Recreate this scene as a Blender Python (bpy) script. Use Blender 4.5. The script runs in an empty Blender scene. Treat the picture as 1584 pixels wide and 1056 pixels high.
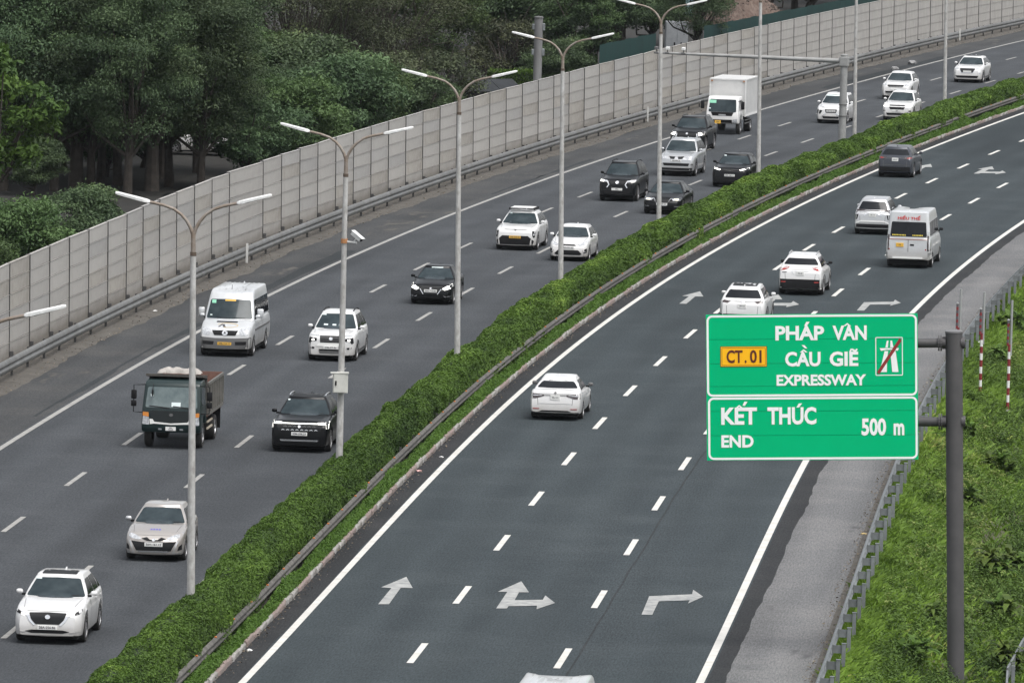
import bpy, bmesh, math, random
import numpy as np
from mathutils import Vector, Matrix
from mathutils.bvhtree import BVHTree
from mathutils.geometry import tessellate_polygon

scene = bpy.context.scene
COL = scene.collection
RNG = np.random.default_rng(7)
random.seed(7)

# ------------------------------------------------------------------ camera, sky, sun, exposure
CAM_H = 26.0
cam_data = bpy.data.cameras.new('camera')
cam = bpy.data.objects.new('camera', cam_data)
COL.objects.link(cam)
cam_data.sensor_width = 36.0
cam_data.lens = 12500.0 / 1584.0 * 36.0
cam_data.clip_start = 0.5
cam_data.clip_end = 3000.0
PITCH = math.atan2(528 + 527.28, 12500.0)
cam.matrix_world = (Matrix.Translation((0, 0, CAM_H)) @ Matrix.Rotation(math.pi / 2 - PITCH, 4, 'X')
                    @ Matrix.Rotation(0.02607, 4, 'Z'))
scene.camera = cam

SUN_EL, SUN_AZ = math.radians(64), math.radians(140)      # azimuth clockwise from +Y
world = bpy.data.worlds.new('World')
scene.world = world
world.use_nodes = True
wn = world.node_tree.nodes
wl = world.node_tree.links
sky = wn.new('ShaderNodeTexSky')
sky.sky_type = 'NISHITA'
sky.sun_disc = False
sky.sun_elevation = SUN_EL
sky.sun_rotation = SUN_AZ
sky.air_density = 1.0
sky.dust_density = 4.0
sky.ozone_density = 1.0
hsv = wn.new('ShaderNodeHueSaturation')                   # cloud deck: the clear-sky blue greyed out
hsv.inputs['Saturation'].default_value = 0.22
wl.new(sky.outputs[0], hsv.inputs['Color'])
wl.new(hsv.outputs[0], wn['Background'].inputs[0])
wn['Background'].inputs[1].default_value = 0.10

sun_data = bpy.data.lights.new('sun', 'SUN')
sun_data.energy = 0.9
sun_data.angle = math.radians(35)
sun_data.color = (1.0, 0.97, 0.93)
sun = bpy.data.objects.new('sun', sun_data)
COL.objects.link(sun)
sd_ = Vector((math.sin(SUN_AZ) * math.cos(SUN_EL), math.cos(SUN_AZ) * math.cos(SUN_EL), math.sin(SUN_EL)))
sun.rotation_euler = sd_.to_track_quat('Z', 'Y').to_euler()
sun.location = sd_ * 200

scene.view_settings.view_transform = 'Standard'
scene.view_settings.look = 'None'
scene.view_settings.gamma = 1.0
scene.view_settings.use_curve_mapping = False
scene.view_settings.exposure = 1.15
scene.cycles.max_bounces = 6
scene.cycles.diffuse_bounces = 3
scene.cycles.glossy_bounces = 2
scene.cycles.transmission_bounces = 2
scene.cycles.volume_bounces = 0

# ------------------------------------------------------------------ road axis: heading polynomial of arc length
PX0, PY0, HP = 5.2604, 331.1025, (1.447058, -0.0649079, -0.00248713, 0.01311949, -0.00360744)
_S = np.arange(-260, 620.01, 0.25)
_t = np.clip(_S, -170, 250) / 100
_Hd = sum(c * _t**i for i, c in enumerate(HP))
_i0 = int(round(260 / 0.25))
_X = np.concatenate([[0], np.cumsum(np.cos((_Hd[1:] + _Hd[:-1]) / 2) * 0.25)])
_Y = np.concatenate([[0], np.cumsum(np.sin((_Hd[1:] + _Hd[:-1]) / 2) * 0.25)])
_X = _X - _X[_i0] + PX0
_Y = _Y - _Y[_i0] + PY0

def heading(s): return np.interp(s, _S, _Hd)
def R(s, d, z=0.0):
    """road coordinates (along, across to the left, up) to world"""
    h = np.interp(s, _S, _Hd)
    return np.stack(np.broadcast_arrays(np.interp(s, _S, _X) - np.sin(h) * d, np.interp(s, _S, _Y) + np.cos(h) * d, z), -1)
def Rv(s, d, z=0.0): return Vector([float(c) for c in R(s, d, z)])

# ------------------------------------------------------------------ materials
MATS = {}
def mat(name, col, rough=0.6, metal=0.0, coat=0.0, noise=0.0, scale=5.0, bump=0.0, bscale=60.0, emit=None,
        estr=0.0, objvar=0.0, col2=None, spec=0.5, stretch=None, detail=3.0, dirt=None):
    if name in MATS: return MATS[name]
    m = bpy.data.materials.new(name)
    m.use_nodes = True
    nt = m.node_tree; N = nt.nodes; L = nt.links
    b = N['Principled BSDF']
    b.inputs['Roughness'].default_value = rough
    b.inputs['Metallic'].default_value = metal
    b.inputs['Coat Weight'].default_value = coat
    b.inputs['Coat Roughness'].default_value = 0.06
    b.inputs['Specular IOR Level'].default_value = spec
    c = (*col, 1.0)
    b.inputs['Base Color'].default_value = c
    out = None
    tc = None
    def coords():
        nonlocal tc
        if tc is None:
            t = N.new('ShaderNodeTexCoord')
            tc = t.outputs['Object']
            if stretch:
                mp = N.new('ShaderNodeMapping'); mp.inputs['Scale'].default_value = stretch
                L.new(tc, mp.inputs[0]); tc = mp.outputs[0]
        return tc
    if noise > 0:
        nz = N.new('ShaderNodeTexNoise'); nz.inputs['Scale'].default_value = scale; nz.inputs['Detail'].default_value = detail
        nz.inputs['Roughness'].default_value = 0.65
        L.new(coords(), nz.inputs['Vector'])
        rp = N.new('ShaderNodeMapRange'); rp.inputs[1].default_value = 0.3; rp.inputs[2].default_value = 0.7
        L.new(nz.outputs[0], rp.inputs[0])
        mx = N.new('ShaderNodeMix'); mx.data_type = 'RGBA'
        k2 = col2 if col2 else tuple(x * (1 - noise) for x in col)
        mx.inputs[6].default_value = c; mx.inputs[7].default_value = (*k2, 1)
        L.new(rp.outputs[0], mx.inputs[0])
        out = mx.outputs[2]
    if dirt:                                                # road dust thrown up along the sills
        dc, z0, z1, amt = dirt
        t = N.new('ShaderNodeTexCoord'); sx = N.new('ShaderNodeSeparateXYZ'); L.new(t.outputs['Object'], sx.inputs[0])
        nz2 = N.new('ShaderNodeTexNoise'); nz2.inputs['Scale'].default_value = 3.0; nz2.inputs['Detail'].default_value = 3
        L.new(t.outputs['Object'], nz2.inputs['Vector'])
        ad = N.new('ShaderNodeMath'); ad.operation = 'MULTIPLY_ADD'; ad.inputs[1].default_value = 0.5
        L.new(nz2.outputs[0], ad.inputs[0]); L.new(sx.outputs[2], ad.inputs[2])
        mr = N.new('ShaderNodeMapRange'); mr.inputs[1].default_value = z0 + 0.25; mr.inputs[2].default_value = z1 + 0.25
        mr.inputs[3].default_value = amt; mr.inputs[4].default_value = 0.0
        L.new(ad.outputs[0], mr.inputs[0])
        mx3 = N.new('ShaderNodeMix'); mx3.data_type = 'RGBA'
        if out: L.new(out, mx3.inputs[6])
        else: mx3.inputs[6].default_value = c
        mx3.inputs[7].default_value = (*dc, 1); L.new(mr.outputs[0], mx3.inputs[0])
        out = mx3.outputs[2]
    if objvar > 0:
        oi = N.new('ShaderNodeObjectInfo')
        mr = N.new('ShaderNodeMapRange'); mr.inputs[3].default_value = 1 - objvar; mr.inputs[4].default_value = 1 + objvar
        L.new(oi.outputs['Random'], mr.inputs[0])
        vm = N.new('ShaderNodeVectorMath'); vm.operation = 'SCALE'
        if out: L.new(out, vm.inputs[0])
        else: vm.inputs[0].default_value = col
        L.new(mr.outputs[0], vm.inputs['Scale'])
        out = vm.outputs[0]
    if out: L.new(out, b.inputs['Base Color'])
    if bump > 0:
        nb = N.new('ShaderNodeTexNoise'); nb.inputs['Scale'].default_value = bscale; nb.inputs['Detail'].default_value = 2
        L.new(coords(), nb.inputs['Vector'])
        bp = N.new('ShaderNodeBump'); bp.inputs['Strength'].default_value = bump; bp.inputs['Distance'].default_value = 0.02
        L.new(nb.outputs[0], bp.inputs['Height']); L.new(bp.outputs[0], b.inputs['Normal'])
    if emit:
        b.inputs['Emission Color'].default_value = (*emit, 1); b.inputs['Emission Strength'].default_value = estr
    MATS[name] = m
    return m

def leaf_mat(name, c1, c2, c3=None, trans=0.25, plantvar=False):
    """leaves: colour from the per-leaf 'tint' attribute, some light through the blade"""
    m = bpy.data.materials.new(name); m.use_nodes = True
    nt = m.node_tree; N = nt.nodes; L = nt.links
    b = N['Principled BSDF']; b.inputs['Roughness'].default_value = 0.6
    b.inputs['Specular IOR Level'].default_value = 0.25
    at = N.new('ShaderNodeAttribute'); at.attribute_name = 'tint'
    cr = N.new('ShaderNodeValToRGB')
    cr.color_ramp.elements[0].color = (*c1, 1); cr.color_ramp.elements[1].color = (*c2, 1)
    if c3:
        e = cr.color_ramp.elements.new(0.9); e.color = (*c2, 1)
        cr.color_ramp.elements[2].color = (*c3, 1)
    L.new(at.outputs['Fac'], cr.inputs[0])
    out = cr.outputs[0]
    if plantvar:                                                                         # each plant a little different
        oi = N.new('ShaderNodeObjectInfo'); hs = N.new('ShaderNodeHueSaturation')
        for a_, b_, k_ in ((0.472, 0.503, 'Hue'), (0.80, 1.25, 'Value')):
            mr = N.new('ShaderNodeMapRange'); mr.inputs[3].default_value = a_; mr.inputs[4].default_value = b_
            L.new(oi.outputs['Random'], mr.inputs[0]); L.new(mr.outputs[0], hs.inputs[k_])
        L.new(out, hs.inputs['Color']); out = hs.outputs[0]
    L.new(out, b.inputs['Base Color'])
    tr = N.new('ShaderNodeBsdfTranslucent'); L.new(out, tr.inputs[0])
    ms = N.new('ShaderNodeMixShader'); ms.inputs[0].default_value = trans
    L.new(b.outputs[0], ms.inputs[1]); L.new(tr.outputs[0], ms.inputs[2])
    L.new(ms.outputs[0], N['Material Output'].inputs[0])
    MATS[name] = m
    return m

def asphalt(name, c1, c2, c3, streak=0.5, patch=None):
    """asphalt in road coordinates (UV in metres): aggregate speckle, wheel-path streaks, patches"""
    m = bpy.data.materials.new(name); m.use_nodes = True
    nt = m.node_tree; N = nt.nodes; L = nt.links
    b = N['Principled BSDF']; b.inputs['Roughness'].default_value = 0.9
    b.inputs['Specular IOR Level'].default_value = 0.12
    uv = N.new('ShaderNodeUVMap'); uv.uv_map = 'road'
    def noise(sc, det, vec=(1, 1, 1), rough=0.6):
        mp = N.new('ShaderNodeMapping'); mp.inputs['Scale'].default_value = vec
        L.new(uv.outputs[0], mp.inputs[0])
        n = N.new('ShaderNodeTexNoise'); n.inputs['Scale'].default_value = sc; n.inputs['Detail'].default_value = det
        n.inputs['Roughness'].default_value = rough
        L.new(mp.outputs[0], n.inputs['Vector'])
        return n.outputs[0]
    def rng(v, a, z):
        r = N.new('ShaderNodeMapRange'); r.inputs[1].default_value = a; r.inputs[2].default_value = z
        L.new(v, r.inputs[0]); return r.outputs[0]
    def mix(f, a, c):
        x = N.new('ShaderNodeMix'); x.data_type = 'RGBA'
        if isinstance(f, float): x.inputs[0].default_value = f
        else: L.new(f, x.inputs[0])
        for i, v in ((6, a), (7, c)):
            if isinstance(v, tuple): x.inputs[i].default_value = (*v, 1)
            else: L.new(v, x.inputs[i])
        return x.outputs[2]
    base = mix(rng(noise(0.9, 2, (0.06, 1.0, 1)), 0.35, 0.65), c1, c2)          # long streaks along the lanes
    base = mix(rng(noise(0.25, 3), 0.45, 0.75), base, c3)
    base = mix(rng(noise(0.10, 3, (0.12, 1, 1), 0.75), 0.52, 0.70), base, tuple(v * 0.80 for v in c2))     # darker worn and oily areas
    sx = N.new('ShaderNodeSeparateXYZ'); L.new(uv.outputs[0], sx.inputs[0])                             # polished wheel paths in each lane
    w1 = N.new('ShaderNodeMath'); w1.operation = 'MULTIPLY'; w1.inputs[1].default_value = 2 * math.pi / 1.87; L.new(sx.outputs[1], w1.inputs[0])
    w2 = N.new('ShaderNodeMath'); w2.operation = 'COSINE'; L.new(w1.outputs[0], w2.inputs[0])
    w3 = N.new('ShaderNodeMapRange'); w3.inputs[1].default_value = -1; w3.inputs[2].default_value = 1; w3.inputs[3].default_value = 0.94; w3.inputs[4].default_value = 1.06
    L.new(w2.outputs[0], w3.inputs[0])
    wv = N.new('ShaderNodeVectorMath'); wv.operation = 'SCALE'; L.new(base, wv.inputs[0]); L.new(w3.outputs[0], wv.inputs['Scale'])
    base = wv.outputs[0]
    grit = rng(noise(20, 1.5, (0.14, 1, 1), 0.8), 0.30, 0.72)
    g = N.new('ShaderNodeMix'); g.data_type = 'RGBA'; g.blend_type = 'OVERLAY'; g.inputs[0].default_value = 0.30
    L.new(base, g.inputs[6]); L.new(grit, g.inputs[7])
    base = g.outputs[2]
    if patch:
        v = rng(noise(0.35, 4, (0.35, 1, 1), 0.7), patch[1], patch[1] + 0.06)
        base = mix(v, base, patch[0])
    L.new(base, b.inputs['Base Color'])
    bp = N.new('ShaderNodeBump'); bp.inputs['Strength'].default_value = 0.25; bp.inputs['Distance'].default_value = 0.01
    L.new(grit, bp.inputs['Height']); L.new(bp.outputs[0], b.inputs['Normal'])
    MATS[name] = m
    return m

# ------------------------------------------------------------------ mesh helpers
def tag(o, label=None, cat=None, group=None, kind=None):
    if label: o['label'] = label
    if cat: o['category'] = cat
    if group: o['group'] = group
    if kind: o['kind'] = kind
    return o

def empty(name, loc=(0, 0, 0), rz=0.0, parent=None):
    o = bpy.data.objects.new(name, None)
    o.empty_display_size = 0.3
    COL.objects.link(o)
    o.location = loc; o.rotation_euler = (0, 0, rz)
    if parent: o.parent = parent
    return o

def link_mesh(name, me, parent=None, mats=(), smooth=None):
    o = bpy.data.objects.new(name, me)
    COL.objects.link(o)
    for m in (mats if isinstance(mats, (list, tuple)) else [mats]):
        if m and not me.materials.get(m.name): me.materials.append(m)
    if parent: o.parent = parent
    if smooth is not None:
        me.polygons.foreach_set('use_smooth', [True] * len(me.polygons))
        if smooth < 179: me.set_sharp_from_angle(angle=math.radians(smooth))
    return o

def np_mesh(name, V, F, tint=None):
    """quads (or tris) from numpy arrays"""
    me = bpy.data.meshes.new(name)
    V = np.asarray(V, np.float32); F = np.asarray(F, np.int32)
    me.vertices.add(len(V)); me.vertices.foreach_set('co', V.ravel())
    k = F.shape[1]
    me.loops.add(F.size); me.loops.foreach_set('vertex_index', F.ravel())
    me.polygons.add(len(F)); me.polygons.foreach_set('loop_start', np.arange(0, F.size, k, dtype=np.int32))
    if tint is not None:
        a = me.attributes.new('tint', 'FLOAT', 'FACE')
        a.data.foreach_set('value', np.asarray(tint, np.float32))
    me.update(calc_edges=True)
    return me

class MB:
    """collects plain shapes into one mesh"""
    def __init__(self): self.v = []; self.f = []
    def add(self, vs, fs):
        o = len(self.v)
        self.v += [tuple(float(c) for c in p) for p in vs]
        self.f += [tuple(o + i for i in f) for f in fs]
        return self
    def box(self, x0, x1, y0, y1, z0, z1):
        return self.add([(x0, y0, z0), (x1, y0, z0), (x1, y1, z0), (x0, y1, z0), (x0, y0, z1), (x1, y0, z1), (x1, y1, z1), (x0, y1, z1)],
                        [(0, 3, 2, 1), (4, 5, 6, 7), (0, 1, 5, 4), (1, 2, 6, 5), (2, 3, 7, 6), (3, 0, 4, 7)])
    def prism(self, poly, y0, y1, plane='xz'):
        n = len(poly)
        def P(a, b, c): return (a, c, b) if plane == 'xz' else ((a, b, c) if plane == 'xy' else (c, a, b))
        vs = [P(a, b, y0) for a, b in poly] + [P(a, b, y1) for a, b in poly]
        fs = [tuple(range(n)), tuple(range(2 * n - 1, n - 1, -1))] + [(i, i + n, (i + 1) % n + n, (i + 1) % n) for i in range(n)]
        return self.add(vs, fs)
    def tube(self, pts, rad, n=10, cap=True):
        pts = [Vector(p) for p in pts]
        rad = rad if isinstance(rad, (list, tuple)) else [rad] * len(pts)
        vs = []; fs = []
        up = None
        for i, p in enumerate(pts):
            t = (pts[min(i + 1, len(pts) - 1)] - pts[max(i - 1, 0)]).normalized()
            if up is None:
                up = Vector((0, 0, 1)) if abs(t.z) < 0.9 else Vector((1, 0, 0))
            a = (up - t * up.dot(t)).normalized(); b = t.cross(a); up = a
            for k in range(n):
                q = 2 * math.pi * k / n
                vs.append(p + (a * math.cos(q) + b * math.sin(q)) * rad[i])
        for i in range(len(pts) - 1):
            for k in range(n):
                k2 = (k + 1) % n
                fs.append((i * n + k, i * n + k2, (i + 1) * n + k2, (i + 1) * n + k))
        if cap:
            fs.append(tuple(range(n - 1, -1, -1))); fs.append(tuple(range((len(pts) - 1) * n, len(pts) * n)))
        return self.add(vs, fs)
    def lathe(self, prof, n=24, axis='z', c=(0, 0, 0)):
        vs = []; fs = []
        for r, h in prof:
            for k in range(n):
                q = 2 * math.pi * k / n
                a, b = r * math.cos(q), r * math.sin(q)
                vs.append((c[0] + a, c[1] + b, c[2] + h) if axis == 'z' else (c[0] + b, c[1] + h, c[2] + a))
        for i in range(len(prof) - 1):
            for k in range(n):
                k2 = (k + 1) % n
                fs.append((i * n + k, i * n + k2, (i + 1) * n + k2, (i + 1) * n + k))
        return self.add(vs, fs)
    def mesh(self, name, bevel=0.0, seg=2, fix=True):
        me = bpy.data.meshes.new(name)
        me.from_pydata(self.v, [], self.f)
        if bevel > 0 or fix:
            bm = bmesh.new(); bm.from_mesh(me)
            if fix: bmesh.ops.recalc_face_normals(bm, faces=bm.faces)
            if bevel > 0:
                es = [e for e in bm.edges if len(e.link_faces) == 2 and e.calc_face_angle(0) > 0.5]
                bmesh.ops.bevel(bm, geom=es, offset=bevel, segments=seg, profile=0.5, affect='EDGES', clamp_overlap=True)
            bm.to_mesh(me); bm.free()
        me.update()
        return me
    def build(self, name, m, parent=None, bevel=0.0, smooth=None, seg=2):
        return link_mesh(name, self.mesh(name, bevel, seg), parent, m, smooth)

def sub_copy(o, parent, loc=None, rot=None, scale=None):
    c = o.copy(); COL.objects.link(c); c.parent = parent
    if loc is not None: c.location = loc
    if rot is not None: c.rotation_euler = rot
    if scale is not None: c.scale = scale
    return c

def inst(name, me, parent, loc=(0, 0, 0), rot=(0, 0, 0), scale=(1, 1, 1)):
    o = bpy.data.objects.new(name, me); COL.objects.link(o)
    if parent: o.parent = parent
    o.location = loc; o.rotation_euler = rot; o.scale = scale
    return o

def text_mesh(name, s, size, m, parent=None, bold=0.0, depth=0.004, align='CENTER', xscale=1.0, spacing=1.0):
    """lettering as flat mesh in the local XY plane"""
    cu = bpy.data.curves.new(name, 'FONT')
    cu.body = s; cu.size = size; cu.align_x = align; cu.align_y = 'CENTER'
    cu.extrude = depth; cu.offset = bold; cu.resolution_u = 3; cu.space_character = spacing
    o = bpy.data.objects.new(name, cu); COL.objects.link(o)
    dg = bpy.context.evaluated_depsgraph_get(); dg.update()
    me = bpy.data.meshes.new_from_object(o.evaluated_get(dg))
    me.name = name
    COL.objects.unlink(o); bpy.data.objects.remove(o); bpy.data.curves.remove(cu)
    me.transform(Matrix.Diagonal((xscale, 1, 1, 1)))
    me.materials.clear(); me.materials.append(m)
    o = bpy.data.objects.new(name, me); COL.objects.link(o)
    if parent: o.parent = parent
    return o

def leaves(name, C, Nrm, size, aspect, tint, rng):
    """diamond leaves at C facing Nrm"""
    n = len(C)
    t = rng.normal(size=(n, 3)); t -= Nrm * (t * Nrm).sum(1, keepdims=True)
    t /= np.linalg.norm(t, axis=1, keepdims=True) + 1e-9
    b = np.cross(Nrm, t)
    l = size[:, None] * 0.5; w = l * aspect
    V = np.empty((n, 4, 3)); V[:, 0] = C - t * l; V[:, 1] = C + b * w; V[:, 2] = C + t * l; V[:, 3] = C - b * w
    V[:, 0] -= Nrm * l * 0.25; V[:, 2] -= Nrm * l * 0.25
    return np_mesh(name, V.reshape(-1, 3), np.arange(4 * n).reshape(-1, 4), tint)

def unit(v): return v / (np.linalg.norm(v, axis=-1, keepdims=True) + 1e-9)

# cheap smooth value noise for geometry
_G = np.random.default_rng(3).random((64, 64))
def vnoise(x, y):
    x = np.asarray(x, float); y = np.asarray(y, float)
    xi = np.floor(x).astype(int); yi = np.floor(y).astype(int)
    fx = x - xi; fy = y - yi; fx = fx * fx * (3 - 2 * fx); fy = fy * fy * (3 - 2 * fy)
    g = lambda i, j: _G[i % 64, j % 64]
    return (g(xi, yi) * (1 - fx) + g(xi + 1, yi) * fx) * (1 - fy) + (g(xi, yi + 1) * (1 - fx) + g(xi + 1, yi + 1) * fx) * fy
def fnoise(x, y): return vnoise(x, y) * 0.55 + vnoise(x * 2.1 + 7, y * 2.1 + 3) * 0.3 + vnoise(x * 4.3 + 1, y * 4.3 + 9) * 0.15
# ------------------------------------------------------------------ surfaces
M_asL = asphalt('asphalt_left', (0.058, 0.063, 0.069), (0.049, 0.0535, 0.059), (0.067, 0.072, 0.0785))
M_asR = asphalt('asphalt_right', (0.0435, 0.0535, 0.0585), (0.0365, 0.0455, 0.0505), (0.051, 0.0615, 0.0665))
M_shL = asphalt('shoulder_asphalt', (0.060, 0.062, 0.064), (0.046, 0.048, 0.050), (0.074, 0.074, 0.073), patch=((0.098, 0.093, 0.085), 0.60))
M_shR = asphalt('pale_asphalt', (0.15, 0.151, 0.153), (0.125, 0.127, 0.13), (0.18, 0.178, 0.177), patch=((0.085, 0.085, 0.088), 0.63))
M_edge = asphalt('edge_asphalt', (0.032, 0.034, 0.036), (0.027, 0.0285, 0.0305), (0.042, 0.042, 0.043))
M_soil = mat('soil', (0.058, 0.052, 0.045), 0.95, noise=1, col2=(0.10, 0.092, 0.08), scale=1.2, bump=0.6, bscale=14)
M_shade_soil = mat('soil_painted_shade', (0.007, 0.007, 0.006), 0.95, noise=1, col2=(0.016, 0.014, 0.011), scale=0.7, bump=0.5, bscale=8)  # soil with the shade under the trees put into its colour
M_lineR = mat('fresh_road_paint', (0.64, 0.63, 0.60), 0.6, noise=1, col2=(0.50, 0.485, 0.445), scale=1.6, bump=0.2)
M_lineL = mat('worn_road_paint', (0.36, 0.352, 0.33), 0.7, noise=1, col2=(0.22, 0.216, 0.207), scale=2.2, bump=0.2)
M_arrow = mat('arrow_paint', (0.42, 0.42, 0.405), 0.65, noise=1, col2=(0.19, 0.20, 0.20), scale=2.6)

def strip(name, s0, s1, ds, dl, m, z=0.0, parent=None, kind='structure', wob=None):
    """sheet along the road; dl = across positions, z = number or function(s, d)"""
    s = np.arange(s0, s1 + 1e-6, ds); d = np.asarray(dl, float)
    S, D = np.meshgrid(s, d, indexing='ij')
    if wob is not None: D = D + wob(S, D)
    Z = z(S, D) if callable(z) else np.full_like(S, z)
    V = R(S, D, Z).reshape(-1, 3)
    n, k = S.shape
    i = np.arange(n - 1)[:, None] * k + np.arange(k - 1)[None]
    F = np.stack([i, i + k, i + k + 1, i + 1], -1).reshape(-1, 4)
    if d[1] > d[0]: pass
    else: F = F[:, ::-1]
    me = np_mesh(name, V, F)
    uv = me.uv_layers.new(name='road')
    li = np.empty(len(me.loops), np.int32); me.loops.foreach_get('vertex_index', li)
    uv.data.foreach_set('uv', np.stack([S.ravel()[li], D.ravel()[li]], -1).astype(np.float32).ravel())
    o = link_mesh(name, me, parent, m, 180)
    if parent is None: o['kind'] = kind
    return o

def zverge(S, D):
    q = -14.4 - D
    return -0.05 - np.interp(q, [0, 0.8, 3.2, 5, 16, 60], [0, 0.12, 0.75, 1.25, 2.4, 2.8]) + 0.22 * (fnoise(S * 0.25, D * 0.6) - 0.5) * np.clip(q, 0, 1)

# one sheet out to the horizon, then the made ground on it
me = np_mesh('ground', np.array([(-1500, -900, -3.0), (1500, -900, -3.0), (1500, 2100, -3.0), (-1500, 2100, -3.0)]), np.array([[0, 1, 2, 3]]))
g = link_mesh('ground', me, None, mat('far_ground', (0.06, 0.075, 0.035), 0.95, noise=0.5, scale=0.05)); g['kind'] = 'structure'
strip('park_ground', -240, 600, 4.0, [19.4, 24, 30, 45, 70, 120, 200], M_shade_soil, z=lambda S, D: -0.06 + 0.12 * (fnoise(S * 0.15, D * 0.15) - 0.5))
strip('verge', -240, 400, 0.8, list(np.arange(-14.3, -24.4, -0.5)) + [-28, -34, -44, -70], mat('verge_soil', (0.05, 0.062, 0.026), 0.95, noise=1, col2=(0.075, 0.065, 0.04), scale=1.0, bump=0.5, bscale=9), z=zverge)
road_l = strip('road_left', -240, 600, 2.0, [2.9, 6, 9, 12, 14.78], M_asL)
road_r = strip('road_right', -240, 600, 2.0, [0.75, -3, -6, -9, -12.3], M_asR)
strip('shoulder_left', -240, 600, 2.0, [14.78, 16, 17.6, 18.0], M_shL)
strip('dirt_strip', -240, 600, 0.7, [17.35, 17.7, 18.2, 19.2, 21.4], M_soil,
      z=lambda S, D: np.where(D < 17.6, 0.004, 0.03 + 0.05 * fnoise(S * 1.3, D * 1.7)), wob=lambda S, D: np.where(D < 17.6, 0.55 * (fnoise(S * 0.2, S * 0 + 3) - 0.5) + 0.22 * (vnoise(S * 0.8, S * 0) - 0.5), 0))
strip('shoulder_edge', -240, 600, 2.0, [-11.55, -12.0, -12.5], M_edge, z=0.004)
strip('shoulder_right', -240, 600, 0.6, [-12.05, -12.5, -13.2, -14.2], M_shR, z=0.008,
      wob=lambda S, D: np.where(D > -12.2, 0.26 * (fnoise(S * 0.10, S * 0 + 5) - 0.5) + 0.07 * (vnoise(S * 0.9, S * 0 + 2) - 0.5), 0))
strip('shoulder_dirt', -240, 400, 0.5, [-14.18, -14.35, -14.55, -14.9], M_soil, z=lambda S, D: np.where(D > -14.1, 0.012, 0.03 - np.clip(-14.3 - D, 0, 1) * 0.15),
      wob=lambda S, D: np.where(D > -14.1, 0.45 * (fnoise(S * 0.25, S * 0 + 9) - 0.5), 0))
strip('gutter', -240, 600, 1.0, [0.17, 0.45, 0.78], M_edge, z=0.004, wob=lambda S, D: np.where(D < .3, .10 * (fnoise(S * .3, S * 0 + 4) - .5), 0))
strip('median_soil', -240, 600, 2.0, [0.93, 1.6, 2.4, 2.98], M_soil, z=0.11)

# edge lines and lane dashes, laid on their road
def line(name, d, w, m, parent, s0=-240, s1=600, z=0.012):
    return strip(name, s0, s1, 2.0, [d - w / 2, d + w / 2], m, z=z, parent=parent)
line('edge_line', 0.02, 0.20, M_lineR, road_r)
line('edge_line', -11.39, 0.21, M_lineR, road_r)
line('edge_line', 14.57, 0.20, M_lineL, road_l)
line('edge_line', 3.60, 0.20, M_lineL, road_l)
def dashes(knots, d, m, parent, n0, n1, w):
    ks = sorted(knots); ki = [a for a, b in ks]; kv = [b for a, b in ks]
    for n in range(n0, n1 + 1):
        if n < ki[0]: s = kv[0] + (n - ki[0]) * 13.2
        elif n > ki[-1]: s = kv[-1] + (n - ki[-1]) * 13.5
        else: s = float(np.interp(n, ki, kv))
        strip('lane_dash', s - 2.15, s + 2.15, 1.075, [d - w / 2, d + w / 2], m, z=0.012, parent=parent)
dashes([(0, -121.1), (1, -107.6), (2, -94.0), (4, -68.2), (8, -17.3), (10, 7.6), (13, 44.0), (16, 82.4), (19, 121.6)], -3.74, M_lineR, road_r, -2, 26, 0.18)
dashes([(0, -121.1), (1, -107.5), (2, -94.0), (4, -68.5), (10, 6.3), (14, 55.3), (16, 80.7)], -7.56, M_lineR, road_r, -2, 22, 0.18)
dashes([(0, -93.6), (1, -80.0), (2, -66.6), (4, -39.9), (7, -0.4), (9, 25.0), (12, 61.9), (16, 114.0), (17, 128.0), (19, 155.1), (21, 184.4), (23, 215.0)], 10.87, M_lineL, road_l, -4, 27, 0.16)
dashes([(0, -79.4), (1, -66.2), (4, -26.6), (6, -0.4), (8, 24.3), (12, 74.0), (15, 113.1), (17, 140.6), (20, 183.4)], 7.2, M_lineL, road_l, -5, 25, 0.16)
ARR = {'straight': [(-110.56, -1.67), (-110.47, -1.96), (-106.52, -1.91), (-106.41, -2.24), (-103.72, -1.81), (-106.5, -1.36), (-106.6, -1.66)],
       'fork': [(-110.57, -4.93), (-110.48, -5.22), (-109.94, -5.22), (-109.59, -5.98), (-110.41, -6.03), (-108.8, -6.42), (-107.09, -6.02), (-108.13, -6.03), (-108.48, -5.27), (-106.53, -5.24), (-106.45, -5.51), (-103.83, -5.09), (-106.59, -4.65), (-106.51, -4.91)],
       'turn': [(-110.82, -8.95), (-110.74, -9.24), (-107.51, -9.22), (-107.01, -10.05), (-107.8, -10.05), (-106.05, -10.37), (-104.44, -10.0), (-105.54, -10.03), (-106.39, -8.88)]}
def arrow(poly, ds, dd, m):
    pts = [R(s + ds, d + dd, 0.014) for s, d in poly]
    me = bpy.data.meshes.new('arrow_marking')
    tris = tessellate_polygon([[Vector(p) for p in pts]])
    fs = []
    for t in tris:
        a, b, c = (Vector(pts[i]) for i in t)
        fs.append(tuple(t) if (b - a).cross(c - a).z > 0 else tuple(reversed(t)))
    me.from_pydata([tuple(map(float, p)) for p in pts], [], fs); me.update()
    return link_mesh('arrow_marking', me, road_r, m)
for ds, dd, full in ((0, 0, 1), (107.9, -0.18, 1), (200.0, -0.1, 1)):
    for k in ('straight', 'fork', 'turn'): arrow(ARR[k], ds, dd, M_arrow)

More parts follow.
